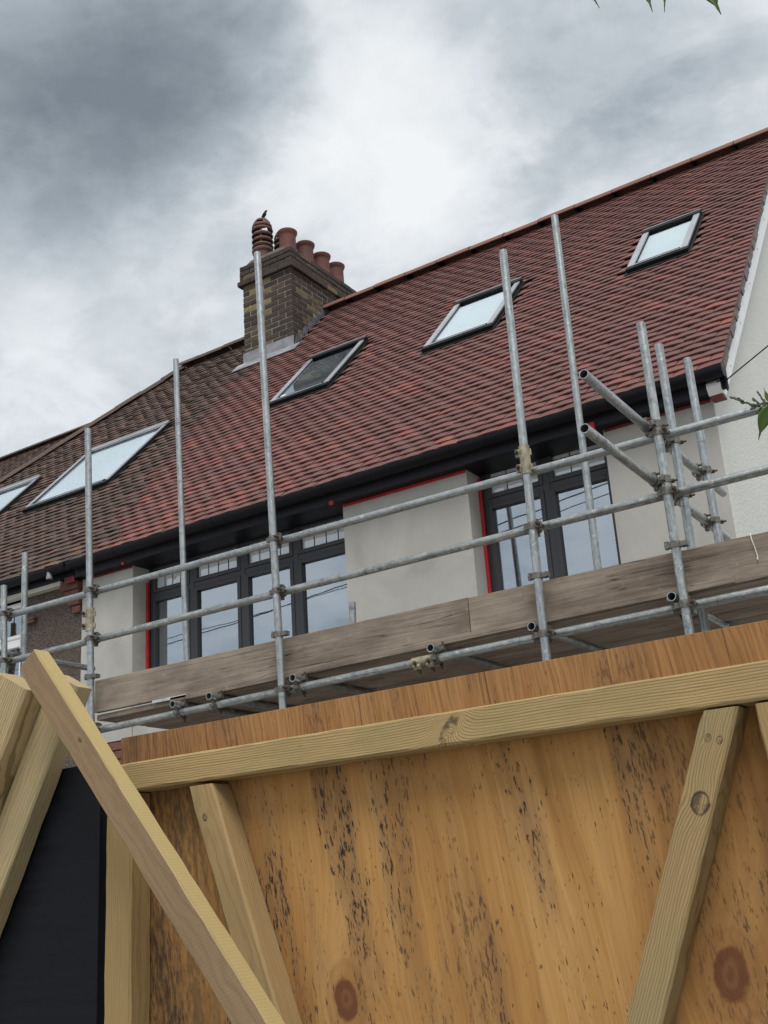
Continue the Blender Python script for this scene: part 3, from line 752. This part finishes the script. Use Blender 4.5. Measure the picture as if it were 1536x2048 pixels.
# lead: apron at the front, stepped flashing up the right side
ap = MB(); va = (CHY0-YE)/CP
ap.box((CHX0-.10, va-.17, .040), (CHX1+.11, va+.03, .052), RM); ap.box((CHX0-.012, CHY0-.016, ZE+va*SP-.02), (CHX1+.012, CHY0-.006, ZE+va*SP+.19))
ap.build('lead_apron', 'lead', ch, bevel=.002)
for i in range(8):
    y = CHY0 + .02 + i*.095; zt = ZE + (y-YE)*SP/CP
    if y < YR: MB().prism([(y-.02, zt+.0), (y+.10, zt+.10), (y+.10, zt+.20), (y+.03, zt+.20)], 'x', CHX1+.004, CHX1+.013).build('step_flashing', 'lead_dark', ch)
# pots
def plain_pot(x, y, h=.36, r=.110):
    p = [(r*1.05, -.03), (r*1.05, .02), (r*1.0, .05), (r*.97, h-.085), (r*1.00, h-.06), (r*1.10, h-.045), (r*1.17, h-.022), (r*1.19, h-.004), (r*1.16, h), (r*.98, h), (r*.84, h-.05), (r*.84, .0)]
    MB().lathe(p, 28, T(x, y, 9.63)).build('chimney_pot', 'pot', ch, smooth=True)
for yy in (10.36, 10.74, 11.10, 11.43): plain_pot(CHX1-.20, yy)
def louvre_pot(x, y):
    r = .130; z = 9.63
    b = MB().lathe([(r*.93, -.03), (r*.97, .17), (r*1.08, .185), (r*1.12, .21), (r*1.04, .235), (r*.80, .235), (r*.80, .0)], 28, T(x, y, z)).build('chimney_pot', 'pot_dark', ch, smooth=True)
    for k in range(4):
        zz = z+.255+k*.083
        MB().lathe([(r*1.02, zz-z), (r*1.10, zz-z+.018), (r*.98, zz-z+.045), (r*.74, zz-z+.062), (r*.74, zz-z+.05), (r*.9, zz-z+.03)], 28, T(x, y, z)).build('louvre_ring', 'pot_dark', ch, smooth=True)
    st = MB()
    for k in range(4):
        a = k*math.pi/2+.5; st.box((-.012, r*.70, .2), (.012, r*.90, .60), T(x, y, z) @ Matrix.Rotation(a, 4, 'Z'))
    st.build('louvre_strut', 'pot_dark', ch)
    # domed head with a ring of holes
    n = 16; V = []; F = []; prof = [(1.05, .56), (1.0, .60), (.86, .645), (.80, .655), (.60, .69), (.32, .715), (.02, .722)]
    for rr, zz in prof:
        for i in range(n): a = 2*math.pi*i/n; V.append((r*rr*math.cos(a), r*rr*math.sin(a), zz))
    for k in range(len(prof)-1):
        for i in range(n):
            if k == 1 and i % 4 in (0, 1): continue
            F.append((k*n+i, k*n+(i+1) % n, (k+1)*n+(i+1) % n, (k+1)*n+i))
    d = MB().add(V, F, T(x, y, z)).build('pot_dome', 'pot_dark', ch, smooth=True)
    md = d.modifiers.new('thick', 'SOLIDIFY'); md.thickness = .012
louvre_pot(-8.14, 10.33); louvre_pot(-8.08, 10.72)

# ================================================================== the older house to the left
old = thing('house', 'adjoining house with mossy brown tiled hipped roof and dark pebbledashed wall', 'house', (-11.0, YW, 0))
XL = -14.4
o_roof_pts = [RF(-8.02, 0, -.05), RF(XL, 0, -.05), RF(XHIP, LR, -.05), RF(-8.02, LR, -.05)]
yb = 2*YR
V = [tuple(p) for p in o_roof_pts] + [(-8.02, yb-YE, ZE-.05), (XL, yb-YE, ZE-.05)]
oroof = MB().add(V + [(v[0], v[1], v[2]-.06) for v in V], [(0, 3, 2, 1), (1, 2, 5), (3, 4, 5, 2), (6, 7, 8, 9), (7, 11, 8), (9, 8, 11, 10), (0, 1, 7, 6), (1, 5, 11, 7), (5, 4, 10, 11), (4, 3, 9, 10), (3, 0, 6, 9)]).build('roof', 'tile_old', old); put_tint(oroof.data, .3)
def xhip(v): return XL + (XHIP-XL)*v/LR
def old_tint(x, v, rs):
    t = rs.random(); return rs.uniform(.78, 1) if t < .10 else rs.uniform(.05, .75)
build_tiles(oroof, 'tile_old', lambda x, v: x <= xbound(v)+jit(v, 0) and x > xhip(v)+.03 and not blocked(x, v) and v < LR-.03, old_tint, 1.7, 300, 9, .0026)
# hip tiles and ridge tiles
rs = random.Random(8)
a, b = RF(XL, 0, .03), RF(XHIP, LR, .03); n = 19
for i in range(n):
    p, q = a.lerp(b, i/n), a.lerp(b, (i+1.08)/n)
    Mx = frame(p + Vector((0, 0, rs.uniform(-.008, .008))), q-p, (0, 0, 1)); L_ = (q-p).length
    pr_ = [(.125*math.cos(R(15)+R(150)*j/7), -.07+.115*math.sin(R(15)+R(150)*j/7)) for j in range(8)]; pi_ = [(.11*math.cos(R(15)+R(150)*j/7), -.07+.10*math.sin(R(15)+R(150)*j/7)) for j in range(7, -1, -1)]
    o = MB().prism(pr_+pi_, 'z', 0, L_).build('hip_tile', 'ridge_old', oroof, Mx, smooth=True); put_tint(o.data, rs.random())
x = CHX0-.03
while x > XHIP:
    x1_ = max(x-.452, XHIP-.06); ridge_tile(x1_, x, 'ridge_old', oroof, .5, rs.uniform(-.012, .008)); x -= .46
for o in bpy.data.objects:
    if o.name.startswith('ridge_tile') and 'tint' not in o.data.attributes: put_tint(o.data, random.Random(o.name).random())
for kk, back in (('d', 'blind'), ('e', 'blind')): roof_window(*OLD_WINDOWS[kk], old, back, 'cover_metal', True)
eaves(XL, XPARTY-.012, old, 'gutter', 'gutter', 4.66)
# old walls
wall_box('wall', (-8.55, YW+.01, 0), (XPARTY-.003, YW+.26, 4.66), 'pebbledash', old)
wall_box('wall', (-8.56-.003, YW+.012, 0), (-10.2, YW+.26, 3.4), 'pebbledash', old)
wall_box('wall', (-14.2, YW+.01, 0), (-10.203, YW+.26, 4.66), 'pebbledash', old)
wall_box('wall', (-14.2, YW+.265, 0), (-13.95, YB, 4.6), 'pebbledash', old); wall_box('wall', (-13.94, YB-.25, 0), (XPARTY-.005, YB, 4.6), 'pebbledash', old)
wall_box('eaves_board', (-14.2, 6.985, 4.615), (-8.02, YW+.008, 4.657), 'cream', old)
for (bx0, bx1, bz) in ((-8.03, -7.80, 4.555), (-7.99, -7.80, 4.480), (-7.95, -7.80, 4.405), (-7.90, -7.80, 4.330)):
    link('brick', brick_mesh(bx1-bx0, .09, .066, 'brick_red', .3), old, T(bx0, YW-.055+(4.555-bz)*.15, bz))
for bz in (4.345, 4.375): MB().box((-8.54, YW-.04, bz), (-8.40, YW+.02, bz+.024)).build('tile_corbel', 'pot_dark', old, bevel=.004)
window(-10.19, -8.565, 3.40, 4.60, 4.22, (-9.65, -9.10), old, 'white', YW+.03, 2)
wall_box('room_lining', (-10.3, YW+1.6, 3.0), (-8.3, YW+1.65, 4.9), 'room', old)
MB().lathe([(.024, 0), (.030, .005), (.030, .03), (.026, .035), (.026, .085)], 16, T(-8.02, 6.86, 4.645)).build('gutter_outlet', 'pipe_grey', old, smooth=True)

# ================================================================== house beyond the hip
far = thing('house', 'farther house whose brown roof shows behind the hip at the left edge', 'house', (-18.4, 8.4, 0))
fy, fz_ = 13.55, 10.32; X0, X1 = -22.2, -14.62; run = (fz_-4.8)/math.tan(PT)
fr_ = MB().prism([(fy-run, 4.8), (fy, fz_), (fy+run, 4.8)], 'x', X0, X1).build('roof', 'tile_old', far); put_tint(fr_.data, .4)
rs = random.Random(2); RMf = Matrix(((1, 0, 0, 0), (0, CP, -SP, fy-run), (0, SP, CP, 4.8), (0, 0, 0, 1)))
cnt = 0; shp = [tile_shape(.003, .1625, .19, .0125, rs.uniform(-.004, .004), rs.uniform(0, .004)) for _ in range(5)]; cm = {}
AV = []; AF = []; AT = []; nb = 0; sp_ = []
for i in range(int(run/CP/.1)):
    for k in range(46):
        sp_.append((X1-.08-k*.165-(.0825 if i % 2 else 0), i*.1, rs.uniform(.1, .8), rs.randrange(5)))
sp_.sort(key=lambda s: -s[1]*2 - s[0]*.5)
for s in sp_:
    Mx = RMf @ T(s[0], s[1], 0)
    if cnt < 300:
        key = (s[3], round(s[2]*5))
        if key not in cm: cm[key] = mesh('tile', *shp[s[3]], 'tile_old', key[1]/5)
        link('tile', cm[key], fr_, Mx); cnt += 1
    else:
        V, F = shp[s[3]]; A = np.array(Mx); AV.append(V @ A[:3, :3].T + A[:3, 3]); AF += [tuple(j+nb for j in f) for f in F]; nb += len(V); AT.append(np.full(len(V), s[2]))
link('roof_tiles', mesh('roof_tiles', np.concatenate(AV), AF, 'tile_old', np.concatenate(AT)), fr_, I4, kind='stuff')
x = X1
while x > X0+.4:
    n = 8; pr_ = [(fy+.135*math.cos(R(18)+R(144)*i/n), fz_-.03+.125*math.sin(R(18)+R(144)*i/n)) for i in range(n+1)]; pi_ = [(fy+.12*math.cos(R(18)+R(144)*i/n), fz_-.03+.11*math.sin(R(18)+R(144)*i/n)) for i in range(n, -1, -1)]
    o = MB().prism(pr_+pi_, 'x', x-.452, x).build('ridge_tile', 'ridge_old', fr_, smooth=True); put_tint(o.data, rs.random()); x -= .46
MB().box((X0+.2, fy-run+.3, 0), (X1-.15, fy+run-.3, 4.79)).build('wall', 'pebbledash', far)
MB().prism([(fy-run+.35, 4.79), (fy, fz_-.25), (fy+run-.35, 4.79)], 'x', X1-.14, X1-.02).build('gable', 'pebbledash', far)

# ================================================================== scaffold
sc = thing('scaffold', 'galvanised tube scaffold with guard rails and boarded platform in front of the rendered house', 'scaffold', (-4.2, 5.5, 0))
RT = .02415
def tube(name, p0, p1, n=28):
    p0, p1 = Vector(p0), Vector(p1); L = (p1-p0).length
    yv = (0, 1, 0) if abs((p1-p0).normalized().y) < .9 else (0, 0, 1)
    return MB().pipe(RT, RT-.0042, 0, L, n).build(name, 'galv', sc, frame(p0, p1-p0, yv), smooth=True)
YS, YI = 5.5, 5.556
def plate(x, y): MB().box((x-.075, y-.075, 0), (x+.075, y+.075, .006)).build('base_plate', 'galv_plate', sc)
STD = [((-6.83, YS), (-6.94, 4.10)), ((-5.945, YS), (-6.057, 5.14)), ((-4.292, YS), (-4.385, 6.00)), ((-2.525, YS), (-2.512, 5.27)), ((-1.742, YS), (-1.748, 4.51))]
def stdx(k, z):
    (xb, _), (xt, zt) = STD[k]; return xb + (xt-xb)*(z-2.6)/(zt-2.6)
for k, ((xb, y), (xt, zt)) in enumerate(STD):
    x0 = stdx(k, .006); tube('standard', (x0, y, .006), (xt, y, zt)); plate(x0, y)
INN = [(-6.00, -6.10, 6.5, 6.12), (-2.569, -2.552, 6.5, 6.05), (-1.748, -1.752, 5.775, 4.49), (-1.752, -1.760, 6.325, 4.62), (-6.90, -6.93, 5.68, 4.40), (-4.431, -4.425, 6.5, 3.655)]
for xb, xt, y, zt in INN:
    x0 = xb + (xt-xb)*(.006-3.5)/(zt-3.5); tube('standard', (x0, y, .006), (xt, y, zt)); plate(x0, y)
ZU, ZL = 3.866, 3.535
tube('guard_rail', (-7.6, YI, ZU+.012), (-1.22, YI, ZU-.004)); tube('guard_rail', (-7.6, YI, ZL-.02), (-.6, YI, ZL+.006))
tube('ledger', (-6.35, YI, 2.872), (-3.30, YI, 2.917)); tube('ledger', (-3.298, YI, 2.917), (-.5, YI, 2.948))
tube('ledger', (-6.35, 6.55, 2.885), (-.5, 6.55, 2.930))
def zled(x): return 2.917 + (x+3.3)*(.0148 if x < -3.3 else .011)
TRX = (-5.193, -4.879, -4.205, -3.222, -2.585, -1.80, -.95)
for x in TRX: tube('transom', (x, 5.485, zled(x)+.0505), (x, 6.62, zled(x)+.0505))
# end frames: tubes running from the street side to the wall
tube('end_rail', (-1.803, 4.70, 3.928), (-1.803, 6.78, 3.885)); tube('end_rail', (-1.803, 4.62, 3.622), (-1.803, 6.85, 3.570))
tube('end_rail', (-6.975, 5.30, 3.590), (-6.975, 6.45, 3.590)); tube('end_rail', (-6.915, 5.34, 3.30), (-6.915, 6.30, 3.285))

# couplers: local z = first tube, x = second tube, second tube sits at +y
def coupler_mesh():
    b = MB(); o = .0545
    for M_ in (I4, T(0, o, 0) @ Matrix.Rotation(math.pi/2, 4, 'Y')):
        b.pipe(RT+.0052, RT+.0004, -.019, .019, 20, M_)
    b.box((-.017, RT+.001, -.017), (.017, o-RT-.001, .017))
    # flaps, hinge and nut lugs
    b.box((RT+.004, -.012, -.015), (RT+.030, .010, .015)); b.box((-RT-.026, -.010, -.014), (-RT-.004, .009, .014))
    b.box((-.015, o-.012, RT+.004), (.015, o+.010, RT+.028)); b.box((-.014, o-.010, -RT-.024), (.014, o+.009, -RT-.004))
    me = mesh('coupler', b.V, b.F, 'coupler'); bm = bmesh.new(); bm.from_mesh(me); bmesh.ops.recalc_face_normals(bm, faces=bm.faces); bm.to_mesh(me); bm.free(); return me
def bolt_mesh(M_):
    """shank and nut turned as one profile"""
    return MB().lathe([(.0005, -.040), (.0115, -.040), (.0115, -.024), (.0065, -.024), (.0065, .018), (.0125, .018), (.0125, .032), (.0065, .032), (.0065, .050), (.0005, .050)], 8, M_)
def as_mesh(b, name, mat): return mesh(name, b.V, b.F, mat)
BOLTS = [as_mesh(bolt_mesh(T(RT+.020, 0, 0) @ Matrix.Rotation(math.pi/2, 4, 'X')), 'bolt', 'bolt'), as_mesh(bolt_mesh(T(0, .0545-.012, RT+.018) @ Matrix.Rotation(-math.pi/2, 4, 'X')), 'bolt', 'bolt')]
CM = coupler_mesh()
def coupler(M_):
    c = link('coupler', CM, sc, M_); [link('bolt', b_, c, M_) for b_ in BOLTS]
RZ = lambda a: Matrix.Rotation(a, 4, 'Z')
FX = Matrix.Rotation(math.pi, 4, 'X')
for k in range(5):
    for z in (ZU+.012-(k*.003), ZL-.02+k*.005, ):
        if k == 3 and z > 3.7: continue
        coupler(T(stdx(k, z), YS, z))
    if k: coupler(T(stdx(k, 0), YS, 0) @ T(stdx(k, 2.9)-stdx(k, 0), 0, zled(stdx(k, 2.9))))
    if k: # toe board clip
        b = MB(); x = stdx(k, 3.24)
        b.pipe(RT+.0055, RT+.0004, -.016, .016, 20, T(x, YS, 3.245)); b.box((x+.028, YS-.012, 3.232), (x+.062, YS+.03, 3.258)); b.box((x-.056, YS-.010, 3.236), (x-.028, YS+.010, 3.254)); b.cyl(.0125, -.02, .02, 6, T(x-.045, YS, 3.25))
        b.build('board_clip', 'coupler', sc)
for (x, y, z, r_) in ((-1.748, YS, 3.911, 1), (-1.748, 5.775, 3.905, 1), (-1.756, 6.325, 3.893, 1), (-1.745, YS, 3.600, 1), (-1.748, 5.775, 3.593, 1), (-1.754, 6.325, 3.580, 1), (-6.92, 5.68, 3.590, 1), (-6.86, 5.68, 3.292, 1)):
    coupler(T(x, y, z) @ RZ(math.pi/2))
for x in TRX:  # transoms on the ledger: ledger along x, transom along y above
    Mx = Matrix(((0, 0, 1, x), (1, 0, 0, YI), (0, 1, 0, zled(x)-.0035), (0, 0, 0, 1))); coupler(Mx)
def sleeve(M_):
    b = MB().pipe(RT+.006, RT+.0004, -.085, .085, 20, M_)
    for s in (-1, 1):
        b.box((-.012, -RT-.028, s*.045-.022), (.012, -RT-.004, s*.045+.022), M_); b.box((-.010, RT+.003, s*.045-.018), (.010, RT+.014, s*.045+.018), M_)
    o = b.build('sleeve_coupler', 'sleeve', sc)
    for s in (-1, 1):
        c = bolt_mesh(M_ @ T(0, -RT-.018, s*.045) @ Matrix.Rotation(math.pi/2, 4, 'Y'))
        c.build('bolt', 'bolt', o)
sleeve(T(stdx(1, 3.65), YS, 3.655) @ RZ(R(-60))); sleeve(T(stdx(3, 3.9), YS, 3.92) @ RZ(R(-70)))
sleeve(T(-3.30, YI, 2.917) @ Matrix.Rotation(math.pi/2, 4, 'Y') @ RZ(R(50)))
# boards
def board(name, x0, x1, y, z, flat=True, dz=0, w_=.225, th=.038):
    L = x1-x0; a, b = (w_, th) if flat else (th, w_)
    return MB().box((-b/2, -a/2, 0), (b/2, a/2, L)).build(name, 'board', sc, frame((x0, y, z), (1, 0, dz/L), (0, 1, 0)), bevel=.004)
ZB = 2.9945
rs = random.Random(6)
for j in range(4):
    y = 5.715 + j*.236
    cuts = [-6.02, -3.75 + rs.uniform(-.6, .6), -1.9+rs.uniform(-.3, .2), .3]
    for a, b in zip(cuts, cuts[1:]): board('platform_board', a+.004, b-.004, y+rs.uniform(-.002, .002), ZB+.5*(zled(a)-zled(-3.3))+rs.uniform(0, .004), True, (b-a)*.012)
board('toe_board', -6.02, -3.01, 5.602, 3.122, False, .004, .226); board('toe_board', -3.005, .3, 5.600, 3.122, False, .0, .226)
board('edge_board', -5.30, -1.5, 5.604, 2.9905, True, .04, .060, .036)
for x in (-5.28,): MB().box((x-.18, 5.574, 2.992), (x+.12, 5.5805, 3.012)).build('board_band', 'galv_plate', sc)
s_ = MB().sweep([(-1.385, 5.574, 3.243), (-1.383, 5.570, 3.21), (-1.374, 5.571, 3.165), (-1.368, 5.572, 3.115), (-1.372, 5.571, 3.105), (-1.366, 5.571, 3.10)], [.0025, .0025, .002, .0025, .004, .002], 6).build('string', 'rope'); s_['label'] = 'short white string hanging over the grey toe board by the cream gable'; s_['category'] = 'string'

# ================================================================== hoarding in the foreground
YP = 2.33
ho = thing('hoarding', 'mould flecked orange plywood hoarding with treated timber rail and braces', 'hoarding', (-1.0, YP, 0))
pl = MB().box((-2.403, YP, .02), (.55, YP+.018, 2.101)).build('plywood_sheet', 'ply', ho, bevel=.0015)
def timber(name, mat, a, b, wd, dp, yfront, parent=None, bevel=.004, level=(0, 0), **props):
    """straight piece in a plane parallel to the hoarding: a and b are (x, z) ends of its centre line, front face at yfront"""
    A, B = Vector((a[0], yfront+dp/2, a[1])), Vector((b[0], yfront+dp/2, b[1])); L = (B-A).length
    F_ = frame(A, B-A, (0, 1, 0)); m_ = MB(); rt = random.Random(name + mat + str(a)); n = max(8, int(L/.045)); ch_ = [rt.uniform(.003, .006) for _ in range(4)]
    for i in range(n+1):
        c_ = [max(.0015, v + rt.uniform(-.0016, .0016)) for v in ch_]; e_ = min(i, n-i) == 0
        X_, Y_ = wd/2 - (.0015 if e_ else 0), dp/2 - (.0015 if e_ else 0)
        ring_ = [(-X_+c_[0], -Y_), (X_-c_[1], -Y_), (X_, -Y_+c_[1]), (X_, Y_-c_[2]), (X_-c_[2], Y_), (-X_+c_[3], Y_), (-X_, Y_-c_[3]), (-X_, -Y_+c_[0])]
        m_.V += [(u_ + rt.uniform(-.0004, .0004), w2 + rt.uniform(-.0003, .0), L*i/n) for u_, w2 in ring_]
        if i: m_.F += [((i-1)*8+j, (i-1)*8+(j+1) % 8, i*8+(j+1) % 8, i*8+j) for j in range(8)]
    m_.F += [tuple(range(7, -1, -1)), tuple(range(n*8, n*8+8))]
    k = -F_[2][0]/F_[2][2]                                   # saw the end level instead of square
    m_.V = [(x, y, z + (k*x if level[1 if z > L/2 else 0] and min(z, L-z) < .02 else 0)) for x, y, z in m_.V]
    return m_.build(name, mat, parent, F_, smooth=True, **props)
timber('top_rail', 'rail', (-2.335, 1.977), (.55, 1.966), .075, .0765, YP-.077, ho, .005)
timber('post', 'post', (-2.330, .02), (-2.330, 1.936), .095, .0765, YP-.077, ho, .005)
timber('brace', 'brace_b', (-1.352, .02), (-2.040, 1.9285), .078, .0765, YP-.077, ho, .005, (1, 1))
timber('brace', 'brace_c', (-.676, 1.9285), (-1.47, .06), .068, .0765, YP-.077, ho, .005, (1, 1))
timber('brace', 'post', (-.575, 1.9275), (-.44, .06), .070, .0765, YP-.077, ho, .005, (1, 1))
blk = MB().box((-4.4, 2.283, .0), (-2.432, 2.315, 2.035)).build('black_panel', 'black_ply', bevel=.002)
blk['label'] = 'black film faced plywood panel standing left of the orange hoarding'; blk['category'] = 'panel'

# loose timbers fixed across the corner
def cam_scale(x, z, y0, y1): return x*y1/y0, 1.6+(z-1.6)*y1/y0
ya = 2.080
(xa, za), (xb, zb) = cam_scale(-2.702, 2.328, 2.206, ya), cam_scale(-1.908, 1.37, 2.206, ya)
d = Vector((xb-xa, 0, zb-za)).normalized(); nrm = Vector((-d.z, 0, d.x)); hw = .040
c0 = Vector((xa, 0, za)) + nrm*hw; t_end = (c0.z-.03)/-d.z; c1 = c0 + d*t_end
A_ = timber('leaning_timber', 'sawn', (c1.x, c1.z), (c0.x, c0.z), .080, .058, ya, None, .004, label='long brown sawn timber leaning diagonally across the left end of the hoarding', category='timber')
def lean(name, mat, xt, zt, wd, dp, yf, label):
    ang = R(28.3); dd = Vector((-math.sin(ang), 0, -math.cos(ang))); nn = Vector((-dd.z*-1, 0, dd.x*-1))
    top = Vector((xt, 0, zt)); bot = top + dd*((zt-.03)/math.cos(ang))
    return timber(name, mat, (bot.x, bot.z), (top.x, top.z), wd, dp, yf, None, .004, label=label, category='timber')
lean('leaning_timber', 'pale', -2.665, 2.285, .155, .085, 2.150, 'pale treated timber with a knot at the left edge, in front of its twin')
lean('leaning_timber', 'pale2', -2.515, 2.272, .118, .062, 2.218, 'greenish treated timber leaning against the black panel, behind its twin')

# ================================================================== bird on the louvred pot
bd = MB()
P0 = Vector((-8.10, 10.33, 10.352))
path = [tuple(.72*c_ for c_ in p_) for p_ in [(-.085, .01, -.020), (-.06, .006, .0), (-.035, 0, .022), (-.01, 0, .042), (.012, 0, .065), (.026, 0, .088), (.034, 0, .104), (.046, -.002, .113), (.060, -.003, .116), (.074, -.004, .113), (.092, -.005, .108)]]
rad = [.72*r_ for r_ in [.006, .012, .024, .033, .035, .028, .021, .020, .018, .008, .002]]
bd.sweep([P0+Vector(p) for p in path], rad, 12)
bird = bd.build('bird', 'bird', smooth=True); bird['label'] = 'small dark bird perched on the tall louvred chimney pot'; bird['category'] = 'bird'
for s in (-1, 1): MB().sweep([P0+Vector((.0, s*.012, .03)), P0+Vector((.006, s*.013, .005)), P0+Vector((.004, s*.013, -.0))], .003, 6).build('leg', 'bird', bird)

# ================================================================== overhanging shrub at the right
tree = thing('shrub', 'leafy green shrub with flower buds overhanging the right edge', 'shrub', (.55, 1.75, 0))
tr = MB(); tr.sweep([(.55, 1.75, 0), (.53, 1.74, .8), (.50, 1.72, 1.6), (.42, 1.70, 2.2), (.40, 1.68, 2.7), (.30, 1.66, 3.1), (.1, 1.64, 3.28)], [.035, .03, .026, .02, .016, .011, .007], 8)
tr.build('trunk', 'bark', tree, smooth=True)
bq = MB(); bq.sweep([(.46, 1.71, 1.95), (.25, 1.66, 2.12), (.02, 1.62, 2.20), (-.18, 1.60, 2.235), (-.30, 1.60, 2.246), (-.335, 1.60, 2.252)], [.014, .010, .007, .005, .0035, .003], 7)
bq.sweep([(.1, 1.64, 3.28), (-.12, 1.62, 3.26), (-.30, 1.60, 3.20), (-.46, 1.60, 3.20), (-.60, 1.60, 3.22)], [.007, .005, .004, .003, .002], 6)
bq.sweep([(.02, 1.62, 2.20), (-.15, 1.60, 2.185), (-.27, 1.59, 2.175)], [.005, .004, .003], 6)
bq.build('branch', 'twig', tree, smooth=True)
def leaf_shape(L, wd, curl, side=0.0):
    n = 15; V = []; F = []
    for i in range(n):
        t = i/(n-1); hw_ = max(wd/2*math.sin(math.pi*min(1, t/.84)**.85)*(1-t*.2), wd*.07*(1-t), .0003) if t < .84 else max(wd*.42*(1-t), .0003)
        zc = -curl*L*t*t; xs = side*L*t*t
        for s in (-1, -.5, 0, .5, 1): V.append((xs + s*hw_, t*L, zc + abs(s)*hw_*.35))
    for i in range(n-1):
        for j in range(4): F.append((i*5+j, i*5+j+1, (i+1)*5+j+1, (i+1)*5+j))
    return V, F
def leaf(base, tip, wd, face, curl=.12, side=0.0):
    base, tip = Vector(base), Vector(tip); d = tip-base; L = d.length
    V, F = leaf_shape(L, wd, curl, side)
    z = Vector(face); y = d.normalized(); z = (z - y*z.dot(y)).normalized(); x = y.cross(z)
    Mx = Matrix(((x.x, y.x, z.x, base.x), (x.y, y.y, z.y, base.y), (x.z, y.z, z.z, base.z), (0, 0, 0, 1)))
    # bring the tip back to its place after the curl
    o = link('leaf', mesh('leaf', V, F, 'leaf', smooth=True), tree, Mx)
    md = o.modifiers.new('thick', 'SOLIDIFY'); md.thickness = .0006
    return o
toC = Vector((.25, -1.6, -.6))
leaf((-.338, 1.60, 2.254), (-.368, 1.60, 2.210), .0205, toC, .05, -.12)
leaf((-.335, 1.60, 2.252), (-.326, 1.60, 2.206), .018, toC + Vector((.6, 0, 0)), .15)
leaf((-.337, 1.601, 2.258), (-.3445, 1.60, 2.282), .007, toC, .05, .1)
for tx, tz, L, wd, dx in ((-.497, 3.069, .085, .018, .012), (-.407, 3.010, .085, .022, .004), (-.387, 2.998, .085, .016, -.008), (-.299, 2.944, .095, .036, .010)):
    b0 = Vector((tx-dx*2, 1.60, tz+L)); leaf(b0, (tx, 1.60, tz), wd, toC, .06)
    MB().sweep([b0, b0+Vector((.004, .002, .04)), Vector((b0.x+.01, 1.60, 3.205 if b0.x < -.3 else 3.20))], .0012, 5).build('leaf_stalk', 'twig', tree)
def bud_spray(pts, n, parent=tree):
    m_ = MB(); pts = [Vector(p) for p in pts]
    m_.sweep(pts, .0011, 5)
    for i in range(n):
        t = (i+.5)/n*(len(pts)-1); k = min(int(t), len(pts)-2); p = pts[k].lerp(pts[k+1], t-k)
        q = p + Vector((rs.uniform(-.0025, .0025), rs.uniform(-.002, .002), rs.uniform(-.0025, .0025))); dd = (pts[k]-pts[k+1]).normalized()*-.006
        m_.sweep([q-dd*.6, q-dd*.2, q+dd*.3, q+dd*.6], [.0005, .0016, .0015, .0004], 6)
    m_.build('bud_spray', 'bud', parent, smooth=True)
bud_spray([(-.337, 1.60, 2.2545), (-.352, 1.60, 2.258), (-.366, 1.60, 2.264), (-.380, 1.60, 2.2735), (-.391, 1.60, 2.283)], 19)
bud_spray([(-.350, 1.60, 2.2575), (-.3555, 1.60, 2.2655), (-.3585, 1.60, 2.270)], 4); bud_spray([(-.345, 1.60, 2.256), (-.347, 1.60, 2.268), (-.351, 1.60, 2.277)], 5)
bud_spray([(-.345, 1.60, 2.2555), (-.352, 1.60, 2.252), (-.356, 1.60, 2.250)], 4); bud_spray([(-.355, 1.60, 2.259), (-.362, 1.60, 2.2565), (-.366, 1.60, 2.2560)], 3)
bud_spray([(-.27, 1.59, 2.175), (-.30, 1.595, 2.190), (-.33, 1.60, 2.203), (-.343, 1.60, 2.2085)], 12)
cw = MB(); rl = random.Random(21)
for i in range(520):
    a = rl.uniform(0, 6.28); rr = rl.uniform(.0, .40)*(rl.random()**.3); p = Vector((.55+rr*math.cos(a), 1.72+rr*math.sin(a)*.8, 2.75+rl.uniform(-.6, .6)))
    if p.x < .2: continue
    V, F = leaf_shape(rl.uniform(.05, .09), rl.uniform(.018, .03), .15)
    Mx = T(*p) @ Matrix.Rotation(rl.uniform(0, 6.28), 4, 'Z') @ Matrix.Rotation(rl.uniform(-1.2, .3), 4, 'X'); cw.add(V, F, Mx)
cw.build('crown', 'leaf', tree, fix=False, kind='stuff')

# ================================================================== cables
def cable(name, p, q, sag, rad_, label, n=24):
    p, q = Vector(p), Vector(q); pts = [p.lerp(q, i/n) - Vector((0, 0, sag*4*(i/n)*(1-i/n))) for i in range(n+1)]
    o = MB().sweep(pts, rad_, 6).build(name, 'wire', smooth=True); o['label'] = label; o['category'] = 'cable'; return o
POLES = ((11.4, 1.9), (-25.0, -6.0))
for i, (px_, py_) in enumerate(POLES):
    t_ = thing('telegraph_pole', ('tall dark wooden telegraph pole carrying the drop wire to the gable', 'tall dark wooden telegraph pole at the far end of the overhead cables')[i], 'pole', (px_, py_, 0), 'telegraph poles along the street')
    MB().cyl(.14, 0, 9.6, 16, T(px_, py_, 0), .10).build('shaft', 'pole_wood', t_, smooth=True); MB().box((px_-.05, py_-.5, 8.9), (px_+.05, py_+.5, 9.0)).build('cross_arm', 'pole_wood', t_)
cable('drop_wire', (-1.692, 6.93, 4.685), (11.4, 1.78, 9.15), .22, .0045, 'thin black wire running from the gable corner up past the right edge', 40)
cable('overhead_cable', (11.4, 1.78, 9.2), (-25.0, -6.12, 7.9), .75, .011, 'nearer overhead cable, seen mirrored in the windows')
cable('overhead_cable', (11.4, 1.78, 8.95), (-25.0, -6.12, 8.3), 1.0, .008, 'lower thin overhead cable, seen mirrored in the windows')
